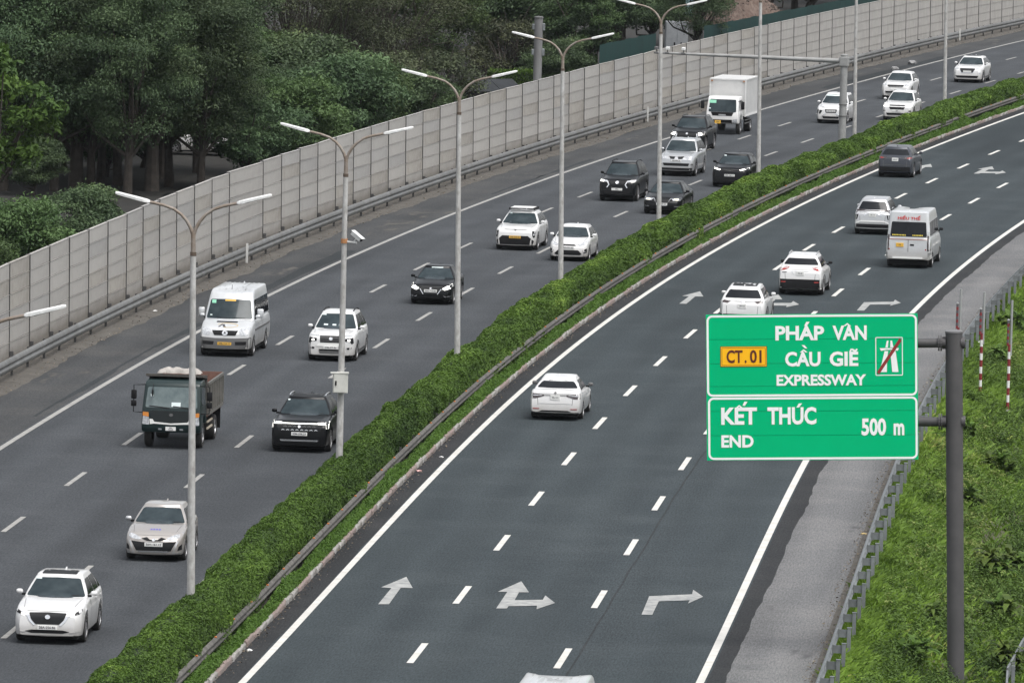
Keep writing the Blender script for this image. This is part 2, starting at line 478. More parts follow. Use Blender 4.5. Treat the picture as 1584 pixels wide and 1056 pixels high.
# sealed seam and tar patches
M_tar = asphalt('tar', (0.034, 0.038, 0.041), (0.029, 0.033, 0.035), (0.041, 0.044, 0.047))
strip('asphalt_seam', -160, -58, 1.0, [-7.96, -7.90], M_tar, z=0.004, parent=road_r, wob=lambda S, D: .06 * (vnoise(S * .3, S * 0) - .5))
for s0_, s1_, d0_, d1_ in ((-8, 20, 14.95, 15.5), (168, 215, 14.85, 15.6), (-60, -20, 15.0, 15.2), (60, 90, 15.0, 15.25), (-95, -82, 13.2, 13.9)):
    strip('tar_patch', s0_, s1_, 1.0, [d0_, (d0_ + d1_) / 2, d1_], M_tar, z=0.004, parent=road_l, wob=lambda S, D: .35 * (fnoise(S * .25, D * 2) - .5) * np.sign(D - 15.2))

# ------------------------------------------------------------------ kerbs of the median, stone by stone
M_kw = mat('kerb_white_paint', (0.42, 0.405, 0.385), 0.85, noise=1, col2=(0.15, 0.14, 0.125), scale=3.5, bump=0.8, bscale=16)
M_kr = mat('kerb_red_paint', (0.27, 0.20, 0.18), 0.85, noise=1, col2=(0.20, 0.175, 0.16), scale=2.5, bump=0.8, bscale=16)
def kerb_mesh(seed, m):
    r = random.Random(seed)
    b = MB(); n = 6
    prof = []
    for i in range(n + 1):
        x = -0.49 + 0.98 * i / n
        h = 0.16 + r.uniform(-0.03, 0.015); o = r.uniform(-0.015, 0.02)
        prof.append([(x, -0.09 + o, -0.02), (x, -0.085 + o, h - 0.04), (x, -0.06 + o, h), (x, 0.10, h + r.uniform(-0.02, 0.02)), (x, 0.11, -0.02)])
    vs = [p for q in prof for p in q]; fs = []
    for i in range(n):
        for k in range(4): fs.append((i * 5 + k, (i + 1) * 5 + k, (i + 1) * 5 + k + 1, i * 5 + k + 1))
    fs += [(0, 1, 2, 3, 4), tuple(n * 5 + k for k in (4, 3, 2, 1, 0))]
    b.add(vs, fs); me = b.mesh('kerb_stone'); me.materials.append(m); return me
kw = [kerb_mesh(i, M_kw) for i in range(7)]; kr = [kerb_mesh(20 + i, M_kr) for i in range(4)]
for side, d, z in (('kerb_right', 0.84, 0), ('kerb_left', 3.06, 0)):
    root = empty(side, Rv(0, d)); root['kind'] = 'structure'
    for i, s in enumerate(np.arange(-150, 290 if side == 'kerb_right' else 100, 1.6)):
        if side == 'kerb_left' and i % 2: continue
        me = random.choice(kr) if (i // 2) % 2 == 1 and side == 'kerb_right' else random.choice(kw)
        L_ = 1.6 if side == 'kerb_right' else 3.2
        p = Rv(s + L_ / 2, d) - root.location
        inst('kerb_stone', me, root, p, (random.uniform(-.03, .03), random.uniform(-.02, .02), float(heading(s + L_ / 2)) + (random.uniform(-.02, .02)) + (math.pi if side == 'kerb_left' else 0)), (L_, 1, random.uniform(0.85, 1.1)))

# ------------------------------------------------------------------ guardrails
M_galv = mat('galvanised_steel', (0.20, 0.205, 0.205), 0.6, 0.35, noise=1, col2=(0.14, 0.138, 0.132), scale=1.5, bump=0.1, objvar=0.10)
M_galvR = mat('weathered_steel', (0.23, 0.25, 0.26), 0.6, 0.3, noise=1, col2=(0.15, 0.16, 0.165), scale=3, objvar=0.12)
M_galvM = mat('grimy_steel', (0.125, 0.12, 0.11), 0.8, 0.0, noise=1, col2=(0.055, 0.05, 0.044), scale=3.0, bump=0.3, bscale=20, objvar=0.12)
M_post = mat('dark_steel', (0.085, 0.085, 0.085), 0.7, 0.2, noise=0.4, scale=4)
M_refl = mat('orange_reflector', (0.55, 0.17, 0.03), 0.4)
WB = [(0, 0), (0.035, 0.02), (0.08, 0.07), (0.08, 0.105), (0.02, 0.15), (0.02, 0.165), (0.08, 0.21), (0.08, 0.245), (0.035, 0.295), (0, 0.315)]
def rail_mesh(s0, s1, d, z0, side, origin, thick=0.006, hs=1.0):
    ss = np.linspace(s0, s1, 5); b = MB(); n = len(WB)
    vs = []
    for s in ss:
        for k in (0, 1):
            for o, h in WB: vs.append(R(s, d + side * (o - k * thick), z0 + h * hs) - np.array(origin))
    fs = []
    for i in range(4):
        a = i * 2 * n; c = (i + 1) * 2 * n
        for k in range(n - 1):
            fs.append((a + k, c + k, c + k + 1, a + k + 1)); fs.append((a + n + k + 1, c + n + k + 1, c + n + k, a + n + k))
        fs.append((a, a + n, c + n, c)); fs.append((a + n - 1, c + n - 1, c + 2 * n - 1, a + 2 * n - 1))
    b.add(vs, fs); return b.mesh('rail')
def guardrail(name, label, s0, s1, d, ztop, side, m, pm, spacing, posts='c', refl=False, rail_h=0.315, rail_len=4.0):
    root = empty(name, Rv((s0 + s1) / 2, d)); o = tuple(root.location)
    tag(root, label, 'guardrail')
    s = s0; i = 0
    while s < s1 - 0.1:
        r = link_mesh('rail', rail_mesh(s, min(s + rail_len + 0.12, s1), d + side * 0.002 * (i % 2), ztop - rail_h, side, o, hs=rail_h / 0.315), root, m, 40)
        s += rail_len; i += 1
    if posts == 'c':                                  # C-section post with a block to the rail
        b = MB(); b.box(-0.05, 0.05, -0.17 * side - 0.004, -0.17 * side + 0.004, -0.9, 0).box(-0.05, -0.042, -0.17 * side - 0.07, -0.17 * side, -0.9, 0).box(0.042, 0.05, -0.17 * side - 0.07, -0.17 * side, -0.9, 0)
        b.box(-0.04, 0.04, min(0, -0.166 * side), max(0, -0.166 * side), -0.27, -0.07)
    else:                                             # wide post with bracket, as on the outer verge
        b = MB(); b.box(-0.06, 0.06, -0.30 * side - 0.05, -0.30 * side + 0.05, -1.05, 0.015).box(-0.07, 0.07, -0.30 * side - 0.06, -0.30 * side + 0.06, 0.0151, 0.03)
        b.box(-0.012, 0.012, min(0, -0.246 * side), max(0, -0.246 * side), -0.24, -0.03)
        b.box(-0.05, 0.05, min(-0.005 * side, -0.03 * side), max(-0.005 * side, -0.03 * side), -0.28, -0.01)
    me = b.mesh('post'); me.materials.append(pm)
    rb = MB(); rb.box(-0.035, 0.035, -0.03, 0.03, 0, 0.035); rme = rb.mesh('reflector', 0.008); rme.materials.append(M_refl)
    s = s0 + 0.5
    while s < s1:
        p = Rv(s, d, ztop - 0.02) - root.location
        po = inst('post', me, root, p, (random.uniform(-.02, .02), random.uniform(-.02, .02), float(heading(s)) + random.uniform(-.03, .03)))
        if refl: inst('reflector', rme, root, Rv(s + 0.3, d + side * 0.03, ztop - 0.012) - root.location, (0, 0, float(heading(s))))
        s += spacing
    return root
guardrail('guardrail', 'long steel guardrail running along the foot of the noise barrier', -75, 290, 18.05, 0.80, -1, M_galv, M_post, 3.6, rail_len=7.2, rail_h=0.50)
guardrail('guardrail', 'grimy steel guardrail with orange reflectors along the right side of the median hedge', -150, 280, 1.14, 0.74, -1, M_galvM, M_post, 4.0, refl=True, rail_len=8.0)
guardrail('guardrail', 'galvanised guardrail with closely set wide posts between pale shoulder and grass verge', -150, 60, -14.62, 0.74, 1, M_galvR, M_galvR, 3.47, posts='w', rail_len=6.94)

# white delineator plates on the barrier-side rail
for s in (9.0, 123.0, 235.0):
    b = MB(); b.box(-0.02, 0.02, -0.05, 0.05, 0.15, 0.98); 
    o = b.build('delineator', mat('dull_white_plate', (0.55, 0.55, 0.53), 0.6), None, 0.006); o.location = Rv(s, 17.9); o.rotation_euler = (0, 0, float(heading(s)))
    tag(o, {9.0: 'white delineator plate on the guardrail up and left of the silver minibus', 123.0: 'white delineator plate on the guardrail left of the box truck',
            235.0: 'white delineator plate on the guardrail near the far end of the noise barrier'}[s], 'delineator')

# ------------------------------------------------------------------ noise barrier
M_panel = mat('barrier_panel', (0.385, 0.372, 0.352), 0.8, noise=1, col2=(0.31, 0.298, 0.28), scale=1.6, bump=0.15, bscale=40, objvar=0.07, stretch=(2.5, 1, 0.7))
M_joint = mat('barrier_joint', (0.16, 0.155, 0.15), 0.85)
M_hpost = mat('barrier_post', (0.145, 0.142, 0.138), 0.7, 0.2, noise=0.3, scale=2)
def wall_d(s): return np.interp(s, [-80, -12, 0, 20, 100, 160, 230, 320], [19.5, 19.6, 19.85, 20.0, 20.0, 20.25, 20.5, 20.5])
barrier = empty('noise_barrier', Rv(60, 20.2)); tag(barrier, 'tall beige panelled noise barrier curving along the far side of the left carriageway', 'barrier')
bx = MB()                                             # one panel: face board with a rolled lip and a shadow gap under it
bx.prism([(-0.05, 0.012), (-0.05, 0.545), (-0.066, 0.552), (-0.066, 0.575), (0.05, 0.575), (0.05, 0.012)], -0.5, 0.5, 'yz')
bx.v = [(x, y, z) for x, y, z in bx.v]
pme = bx.mesh('panel'); pme.materials.append(M_panel)
def pvar(nm, c1, c2, **k):
    m = pme.copy(); m.materials.clear(); m.materials.append(mat(nm, c1, 0.8, noise=1, col2=c2, scale=1.6, bump=0.15, bscale=40, objvar=0.05, stretch=(2.5, 1, 0.7), **k)); return m
pm_var = [pme, pme, pme, pvar('barrier_panel_grey', (0.36, 0.352, 0.34), (0.28, 0.272, 0.26)), pvar('barrier_panel_stained', (0.37, 0.35, 0.32), (0.24, 0.225, 0.20))]
GR_ = (0.13, 0.115, 0.095)
pm_low = [pvar('barrier_panel_grimy', (0.37, 0.356, 0.335), (0.27, 0.258, 0.24), dirt=(GR_, -0.10, 0.45, 0.75)), pvar('barrier_panel_grimy_dark', (0.35, 0.336, 0.315), (0.25, 0.236, 0.215), dirt=(GR_, 0.0, 0.55, 0.85))]
bj = MB(); bj.box(-0.5, 0.5, -0.035, 0.035, -0.004, 0.013); jme = bj.mesh('joint'); jme.materials.append(M_joint)
PH = 0.580
bp = MB(); bp.box(-0.036, 0.036, -0.085, -0.077, -0.05, 3.50).box(-0.036, 0.036, 0.077, 0.085, -0.05, 3.50).box(-0.006, 0.006, -0.0765, 0.0765, -0.05, 3.50)
hme = bp.mesh('post'); hme.materials.append(M_hpost)
bf = MB(); bf.box(-0.14, 0.14, -0.30, -0.09, -0.05, 0.10).box(-0.05, 0.05, -0.22, -0.086, 0.1001, 0.26); fme = bf.mesh('post_foot', 0.02); fme.materials.append(M_post)
ps = np.concatenate([np.arange(-61.0, 20, 4.54), np.arange(24.9, 300, 4.72)])
pts = [Rv(s, float(wall_d(s))) for s in ps]
extra = MB(); ej = MB()
for i, s in enumerate(ps):
    p = pts[i]; h = float(heading(s))
    lean = 0.045 if abs(s + 11.0) < 2 else random.uniform(-0.006, 0.006)
    po = inst('post', hme, barrier, p - barrier.location, (-.015 + random.uniform(-.003, .003), lean, h))
    inst('post_foot', fme, barrier, p - barrier.location, (0, 0, h))
    if i + 1 == len(ps): continue
    q = pts[i + 1]; v = q - p; L_ = v.length - 0.022; a = math.atan2(v.y, v.x); c = (p + q) / 2
    near = i < 50
    sag = random.uniform(-0.008, 0.008)
    for k in range(6):
        loc = c - barrier.location + Vector((-math.sin(a) * .015 * k * PH, math.cos(a) * .015 * k * PH, k * PH))
        rot = (-.015 + random.uniform(-.005, .005), -sag + random.uniform(-.004, .004), a)
        if near:
            inst('panel', (random.choice(pm_low) if k == 0 else random.choice(pm_var)), barrier, loc + Vector((math.sin(a), -math.cos(a), 0)) * random.uniform(-.006, .006), rot, (L_, 1, 1))
        else:
            mt = Matrix.Translation(loc) @ Matrix.Rotation(a, 4, 'Z') @ Matrix.Rotation(-.015, 4, 'X') @ Matrix.Diagonal((L_, 1, 1, 1))
            extra.add([mt @ w.co for w in pme.vertices], [tuple(f.vertices) for f in pme.polygons])
    mt = Matrix.Translation(c - barrier.location) @ Matrix.Rotation(a, 4, 'Z') @ Matrix.Rotation(-.015, 4, 'X') @ Matrix.Diagonal((L_, 1, 1, 1))
    ej.add([mt @ w.co for w in jme.vertices] + [mt @ Matrix.Translation((0, 0, k * PH)) @ w.co for k in range(1, 6) for w in jme.vertices],
           [tuple(j + 8 * k for j in f.vertices) for k in range(6) for f in jme.polygons])
e = extra.build('far_panel', M_panel, barrier); e['kind'] = 'stuff'
e = ej.build('panel_joint', M_joint, barrier); e['kind'] = 'stuff'

# ------------------------------------------------------------------ median hedge and the low growth in front of its rail
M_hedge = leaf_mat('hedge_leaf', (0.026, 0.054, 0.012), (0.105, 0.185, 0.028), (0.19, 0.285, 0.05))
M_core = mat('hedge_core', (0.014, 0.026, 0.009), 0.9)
def hedge_surface(s, th):
    """th 0 = right foot, pi = left foot"""
    hw = 0.74 + 0.10 * (fnoise(s * 0.16, s * 0 + 1) - 0.5) ; hh = 1.27 + 0.26 * (fnoise(s * 0.11, s * 0 + 4) - 0.5) + 0.10 * (fnoise(s * 0.5, s * 0 + 8) - 0.5)
    bul = 1 + 0.55 * (fnoise(s * 0.26, th * 1.3) - 0.5) + 0.20 * (vnoise(s * 0.8, th * 3) - 0.5) + 0.10 * (vnoise(s * 2.2, th * 6) - 0.5)
    c, n = np.cos(th), np.sin(th)
    y = -np.sign(c) * np.abs(c) ** 0.74 * hw * bul
    z = np.abs(n) ** 0.66 * hh * (0.55 + 0.45 * bul)
    return 1.96 + y * 1.04, 0.12 + z
hedge = empty('median_hedge', Rv(0, 1.98)); tag(hedge, 'long clipped green hedge filling the median strip between the two carriageways', 'hedge')
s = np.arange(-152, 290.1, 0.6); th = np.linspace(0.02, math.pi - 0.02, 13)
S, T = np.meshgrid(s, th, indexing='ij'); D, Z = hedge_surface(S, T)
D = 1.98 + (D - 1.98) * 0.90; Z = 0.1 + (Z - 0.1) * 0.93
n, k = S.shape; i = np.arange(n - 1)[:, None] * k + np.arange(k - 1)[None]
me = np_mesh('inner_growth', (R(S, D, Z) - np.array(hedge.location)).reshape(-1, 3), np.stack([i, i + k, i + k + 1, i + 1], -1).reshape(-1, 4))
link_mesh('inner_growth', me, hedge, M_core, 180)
def along(n, s0, s1, rng, near=1.0, far=0.42):
    """positions along the road, thinning with distance from the camera"""
    q = rng.random(n * 3); s = s0 + (s1 - s0) * q
    keep = rng.random(n * 3) < np.interp(s, [s0, -60, 0, s1], [near, .8, 0.55, far])
    return s[keep][:n]
rg = np.random.default_rng(11)
s = along(600000, -152, 290, rg, 1.0, .30); th = rg.random(len(s)) * (math.pi - 0.06) + 0.03
D, Z = hedge_surface(s, th)
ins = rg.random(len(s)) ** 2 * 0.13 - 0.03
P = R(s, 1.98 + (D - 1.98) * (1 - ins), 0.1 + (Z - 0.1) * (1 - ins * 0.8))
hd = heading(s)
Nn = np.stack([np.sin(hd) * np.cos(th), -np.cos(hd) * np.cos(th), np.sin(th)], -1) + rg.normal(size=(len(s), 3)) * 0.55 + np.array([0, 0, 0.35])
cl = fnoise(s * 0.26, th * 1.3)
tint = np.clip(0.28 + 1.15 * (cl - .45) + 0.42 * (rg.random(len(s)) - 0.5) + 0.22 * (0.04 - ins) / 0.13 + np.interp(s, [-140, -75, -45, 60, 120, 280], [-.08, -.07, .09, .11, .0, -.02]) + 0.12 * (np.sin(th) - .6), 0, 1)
size = (0.085 + 0.05 * rg.random(len(s))) * np.interp(s, [-140, 0, 280], [0.78, 1.2, 2.1])
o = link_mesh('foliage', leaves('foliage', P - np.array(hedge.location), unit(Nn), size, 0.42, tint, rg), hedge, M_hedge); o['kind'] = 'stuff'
rg = np.random.default_rng(12)
M_gc = leaf_mat('low_growth_leaf', (0.03, 0.07, 0.012), (0.10, 0.19, 0.03), (0.16, 0.25, 0.045))
s = along(190000, -152, 290, rg); u = rg.random(len(s))
hh = 0.18 + 0.55 * np.clip(fnoise(s * 0.22, s * 0 + 6) - 0.2, 0, 1)
D = 0.84 + 0.24 * u; Z = 0.10 + hh * rg.random(len(s)) ** 0.6 * (0.40 + 0.60 * u)
tint = np.clip(0.1 + 0.5 * fnoise(s * 0.6, u * 2) + 0.45 * rg.random(len(s)), 0, 1)
o = link_mesh('ground_cover', leaves('ground_cover', R(s, D, Z), unit(rg.normal(size=(len(s), 3)) * 0.6 + [0, -0.4, 0.8]), (0.08 + 0.05 * rg.random(len(s))) * np.interp(s, [-140, 0, 280], [1.0, 1.3, 2.0]), 0.45, tint, rg), None, M_gc)
tag(o, 'bright low leafy growth between median guardrail and painted kerb', 'plants', kind='stuff')

# ------------------------------------------------------------------ grass verge on the right
def zv(s, d): return zverge(np.asarray(s), np.asarray(d))
rg = np.random.default_rng(13)
M_grass = leaf_mat('grass_blade', (0.075, 0.135, 0.02), (0.19, 0.31, 0.04), (0.31, 0.34, 0.09), 0.3)
n = 230000
s = -152 + 215 * rg.random(n) ** 1.3; d = -14.7 - 6.5 * rg.random(n) ** 1.5
wild = fnoise(s * 0.12 + 3, d * 0.42)                    # where the weeds take over
keep = rg.random(n) < np.clip(1.15 - 1.2 * np.clip((-14.9 - d) / 3.0, 0, 1) * np.clip((wild - 0.25) * 3, 0, 1), 0.12, 1)
s, d = s[keep], d[keep]; n = len(s)
B = R(s, d, zv(s, d) - 0.02)
clump = fnoise(s * 0.35, d * 0.9)
L_ = (0.16 + 0.36 * rg.random(n)) * (0.4 + 1.2 * clump); w = 0.013 + 0.018 * rg.random(n)
az = rg.random(n) * 2 * np.pi; lean = 0.25 + 0.6 * rg.random(n)
dr = np.stack([np.cos(az) * np.sin(lean), np.sin(az) * np.sin(lean), np.cos(lean)], -1)
sd2 = np.stack([-np.sin(az + rg.normal(size=n)), np.cos(az), np.zeros(n)], -1)
mid = B + dr * L_[:, None] * 0.6; tip = mid + (dr * [1.3, 1.3, 0.35]) * L_[:, None] * 0.55
V = np.empty((n, 4, 3)); V[:, 0] = B - sd2 * w[:, None]; V[:, 1] = B + sd2 * w[:, None]; V[:, 2] = mid + sd2 * w[:, None] * 0.8; V[:, 3] = tip
tint = np.clip(0.75 * (clump - .2) + 0.55 * rg.random(n) + 0.75 * (vnoise(s * 0.07, d * 0.35) - 0.5), 0, 1)
o = link_mesh('grass', np_mesh('grass', V.reshape(-1, 3), np.arange(4 * n).reshape(-1, 4), tint), None, M_grass)
tag(o, 'bright green grass on the verge beside the right-hand guardrail', 'grass', kind='stuff')
rg = np.random.default_rng(14)
M_weed = leaf_mat('weed_leaf', (0.036, 0.068, 0.017), (0.115, 0.19, 0.037), (0.21, 0.25, 0.075), 0.25)
nc = 3600                                               # mounds of weeds, each a cluster of leaves
cs = -152 + 215 * rg.random(nc) ** 1.2; cd = -15.4 - 7.5 * rg.random(nc)
ok = (fnoise(cs * 0.12 + 3, cd * 0.42) > 0.42) | (cd < -16.9); cs, cd = cs[ok], cd[ok]; nc = len(cs)
m_ = 150
ci = np.repeat(np.arange(nc), m_)
rad = 0.25 + 0.45 * rg.random(nc); hgt = 0.25 + 0.75 * rg.random(nc) ** 1.8
v3 = unit(rg.normal(size=(nc * m_, 3))) * (rg.random(nc * m_) ** 0.4)[:, None]; v3[:, 2] = np.abs(v3[:, 2])
C = R(cs, cd, zv(cs, cd))[ci] + v3 * np.stack([rad[ci], rad[ci], hgt[ci]], -1)
tint = np.clip(np.repeat(rg.random(nc) * 0.6 + 0.9 * (vnoise(cs * 0.06 + 9, cd * 0.3) - .35), m_) + 0.30 * rg.random(nc * m_) - 0.2 + 0.25 * v3[:, 2], 0, 1)
o = link_mesh('weeds', leaves('weeds', C, unit(v3 * 0.6 + [0, 0, 0.7] + rg.normal(size=v3.shape) * 0.45), (0.055 + 0.085 * rg.random(len(C))) * np.repeat(.7 + .8 * rg.random(nc), m_), 0.36, tint, rg), None, M_weed)
tag(o, 'tangled darker weeds covering the slope behind the sign post', 'weeds', kind='stuff')
# ------------------------------------------------------------------ vehicles
DUST = (0.30, 0.25, 0.19)
M_white = mat('white_paint', (0.64, 0.64, 0.637), 0.32, coat=0.8, dirt=(DUST, 0.25, 0.75, 0.35))
M_black = mat('black_paint', (0.0045, 0.005, 0.006), 0.3, coat=0.12, spec=0.18, dirt=((0.03, 0.028, 0.026), 0.2, 0.5, 0.15))
M_darkgrey = mat('dark_grey_paint', (0.045, 0.05, 0.062), 0.30, 0.3, coat=0.3, spec=0.35)
M_silver = mat('silver_paint', (0.50, 0.51, 0.52), 0.33, 0.55, coat=0.8, dirt=(DUST, 0.25, 0.7, 0.25))
M_beige = mat('champagne_paint', (0.44, 0.41, 0.385), 0.33, 0.5, coat=0.8)
M_vanwhite = mat('pale_silver_paint', (0.60, 0.62, 0.64), 0.35, 0.25, coat=0.6, noise=1, col2=(0.54, 0.55, 0.55), scale=1.5, dirt=(DUST, 0.3, 1.0, 0.5))
M_truckwhite = mat('truck_white', (0.74, 0.74, 0.73), 0.4, coat=0.4, dirt=(DUST, 0.5, 1.0, 0.3))
M_truckgreen = mat('dark_green_paint', (0.007, 0.020, 0.021), 0.35, coat=0.3, spec=0.3, noise=1, col2=(0.014, 0.026, 0.026), scale=2.0)
M_glass = mat('tinted_glass', (0.016, 0.026, 0.031), 0.08, 0.0, spec=0.28, noise=1, col2=(0.036, 0.05, 0.056), scale=2.0, detail=2)
M_sglass = mat('dark_side_glass', (0.009, 0.011, 0.014), 0.08, spec=0.25)
M_blk = mat('black_trim', (0.007, 0.007, 0.008), 0.6, spec=0.25)
M_grey = mat('grey_trim', (0.10, 0.10, 0.10), 0.6)
M_grille = mat('grille', (0.010, 0.011, 0.013), 0.5, noise=0.6, scale=30, spec=0.3)
M_chrome = mat('chrome', (0.72, 0.73, 0.74), 0.18, 0.9)
M_lamp = mat('headlamp_lens', (0.62, 0.64, 0.66), 0.12, coat=1.0, noise=1, col2=(0.25, 0.26, 0.28), scale=14)
M_lit = mat('lit_headlamp', (0.9, 0.9, 0.88), 0.2, emit=(1.0, 0.97, 0.9), estr=1.4)
M_fog = mat('lit_lamp_warm', (0.9, 0.85, 0.7), 0.2, emit=(1.0, 0.9, 0.65), estr=0.9)
M_tail = mat('tail_lamp', (0.30, 0.022, 0.018), 0.18, coat=1.0)
M_taildark = mat('smoked_tail_lamp', (0.035, 0.02, 0.02), 0.15, coat=1.0)
M_amber = mat('amber_lamp', (0.60, 0.23, 0.05), 0.25)
M_tyre = mat('tyre_rubber', (0.018, 0.018, 0.018), 0.85, noise=0.3, scale=6, dirt=((0.06, 0.055, 0.05), -0.4, 0.6, 0.4))
M_rim = mat('alloy_rim', (0.36, 0.36, 0.37), 0.35, 0.7)
M_rimdark = mat('wheel_recess', (0.03, 0.03, 0.032), 0.6)
M_pwhite = mat('plate_white', (0.74, 0.74, 0.72), 0.4)
M_pyel = mat('plate_yellow', (0.72, 0.42, 0.06), 0.4)
M_ptext = mat('plate_text', (0.06, 0.06, 0.07), 0.5)
M_red_txt = mat('red_lettering', (0.50, 0.03, 0.03), 0.5)
M_yel_txt = mat('yellow_lettering', (0.75, 0.60, 0.08), 0.5)
M_blue_txt = mat('blue_lettering', (0.12, 0.12, 0.5), 0.5)
M_gold_txt = mat('gold_lettering', (0.50, 0.36, 0.14), 0.5)
M_sticker = mat('paper_sticker', (0.62, 0.70, 0.70), 0.6)
M_gsticker = mat('green_sticker', (0.25, 0.60, 0.42), 0.6)
M_blkroof = mat('black_roof', (0.010, 0.011, 0.012), 0.5, spec=0.12)
M_under = mat('underbody', (0.008, 0.008, 0.008), 0.9)

def tri_poly(poly):
    """counter-clockwise polygon"""
    a = sum(poly[i][0] * poly[(i + 1) % len(poly)][1] - poly[(i + 1) % len(poly)][0] * poly[i][1] for i in range(len(poly)))
    return poly if a > 0 else poly[::-1]

def round_poly(poly, r):
    if r <= 0: return poly
    out = []
    n = len(poly)
    for i in range(n):
        p = Vector(poly[i]); a = Vector(poly[i - 1]) - p; b = Vector(poly[(i + 1) % n]) - p
        rr = min(r, a.length * 0.45, b.length * 0.45)
        p0 = p + a.normalized() * rr; p1 = p + b.normalized() * rr
        for t in (0, 0.33, 0.67, 1): out.append(tuple(p0 * (1 - t)**2 + p * 2 * t * (1 - t) + p1 * t * t))
    return out

def decal(bvh, poly, view, ext, name, m, parent, off=0.006, grid=0.10, rnd=0.0, skirt=0.02):
    """a panel cut to a flat outline and laid on the bodywork: view 'f','b','l','r','t' says from where the outline is seen"""
    poly = tri_poly(round_poly(poly, rnd))
    bm = bmesh.new()
    vs = [bm.verts.new((a, b, 0)) for a, b in poly]
    f = bm.faces.new(vs)
    xs = [p[0] for p in poly]; ys = [p[1] for p in poly]
    for ax, lo, hi in ((0, min(xs), max(xs)), (1, min(ys), max(ys))):
        n = int((hi - lo) / grid)
        for k in range(1, n + 1):
            c = [0, 0, 0]; c[ax] = lo + (hi - lo) * k / (n + 1); nn = [0, 0, 0]; nn[ax] = 1
            bmesh.ops.bisect_plane(bm, geom=bm.verts[:] + bm.edges[:] + bm.faces[:], plane_co=c, plane_no=nn)
    D = {'f': Vector((-1, 0, 0)), 'b': Vector((1, 0, 0)), 'l': Vector((0, -1, 0)), 'r': Vector((0, 1, 0)), 't': Vector((0, 0, -1))}[view]
    info = {}
    for v in bm.verts:
        a, b = v.co.x, v.co.y
        if view in 'fb': o = Vector((ext if view == 'f' else -ext, a, b))
        elif view in 'lr': o = Vector((a, 3 if view == 'l' else -3, b))
        else: o = Vector((a, b, 6))
        hit, nrm, _, _ = bvh.ray_cast(o, D)
        if hit is None:
            q = o + D * (ext - 0.2 if view in 'fb' else 2.2)
            hit, nrm, _, _ = bvh.find_nearest(q)
        if nrm.dot(D) > 0: nrm = -nrm
        info[v.index if v.index >= 0 else id(v)] = None
        v.co = hit - D * off + nrm * (off * 0.4)
    bmesh.ops.recalc_face_normals(bm, faces=bm.faces)
    # face outwards
    s = sum((f.normal.dot(D) * f.calc_area() for f in bm.faces))
    if s > 0: bmesh.ops.reverse_faces(bm, faces=bm.faces)
    if skirt > 0:
        be = [e for e in bm.edges if e.is_boundary]
        r = bmesh.ops.extrude_edge_only(bm, edges=be)
        for g in r['geom']:
            if isinstance(g, bmesh.types.BMVert): g.co += D * skirt
    me = bpy.data.meshes.new(name); bm.to_mesh(me); bm.free()
    return link_mesh(name, me, parent, m, 35)

_wheels = {}
def wheel_meshes(r, w, spokes, steel=False):
    key = (r, w, spokes, steel)
    if key in _wheels: return _wheels[key]
    b = MB()
    ri = r * (0.66 if not steel else 0.58)
    b.lathe([(ri, -w * 0.46), (r * 0.9, -w * 0.5), (r * 0.975, -w * 0.40), (r, -w * 0.2), (r, w * 0.2), (r * 0.975, w * 0.40), (r * 0.9, w * 0.5), (ri, w * 0.46), (ri, -w * 0.46)], 28, 'y')
    t = b.mesh('wheel'); t.materials.append(M_tyre)
    b = MB()
    b.lathe([(ri * 1.01, w * 0.44), (ri * 0.93, w * 0.47), (ri * 0.90, w * 0.40), (ri * 0.88, w * 0.20), (ri * 0.01, w * 0.20)], 28, 'y')
    n0 = len(b.f)
    for k in range(spokes):
        a = 2 * math.pi * k / spokes
        ca, sa = math.cos(a), math.sin(a)
        hw = 0.16 * ri if not steel else 0.22 * ri
        pts = []
        for rr, ww, yy in ((0.05 * ri, hw, 0.40), (0.92 * ri, hw * 0.75, 0.43)):
            for sgn in (-1, 1):
                for y in (yy * w, yy * w - 0.03):
                    lx, lz = rr, sgn * ww
                    pts.append((lx * ca - lz * sa, y, lx * sa + lz * ca))
        b.add(pts, [(0, 2, 6, 4), (1, 5, 7, 3), (0, 4, 5, 1), (2, 3, 7, 6)])
    b.lathe([(0.22 * ri, w * 0.44), (0.20 * ri, w * 0.47), (0.01, w * 0.47)], 12, 'y')
    m2 = b.mesh('rim', fix=False); m2.materials.append(M_rimdark); m2.materials.append(M_rim)
    for i, p in enumerate(m2.polygons): p.material_index = 0 if 28 * 2 <= i < 28 * 4 else 1
    _wheels[key] = (t, m2)
    return _wheels[key]

def add_wheels(root, axles, track, r, w=0.22, spokes=5, steel=False, z=None):
    t, rm = wheel_meshes(r, w, spokes, steel)
    for x in axles:
        for sgn in (1, -1):
            o = inst('wheel', t, root, (x, sgn * track / 2, r if z is None else z), (0, 0, 0 if sgn > 0 else math.pi))
            inst('rim', rm, o)

def pl(x, pts, win=0.06):
    xs = [p[0] for p in pts]; zs = [p[1] for p in pts]
    return sum(np.interp(np.asarray(x) + o * win, xs, zs) for o in (-1, -0.5, 0, 0.5, 1)) / 5

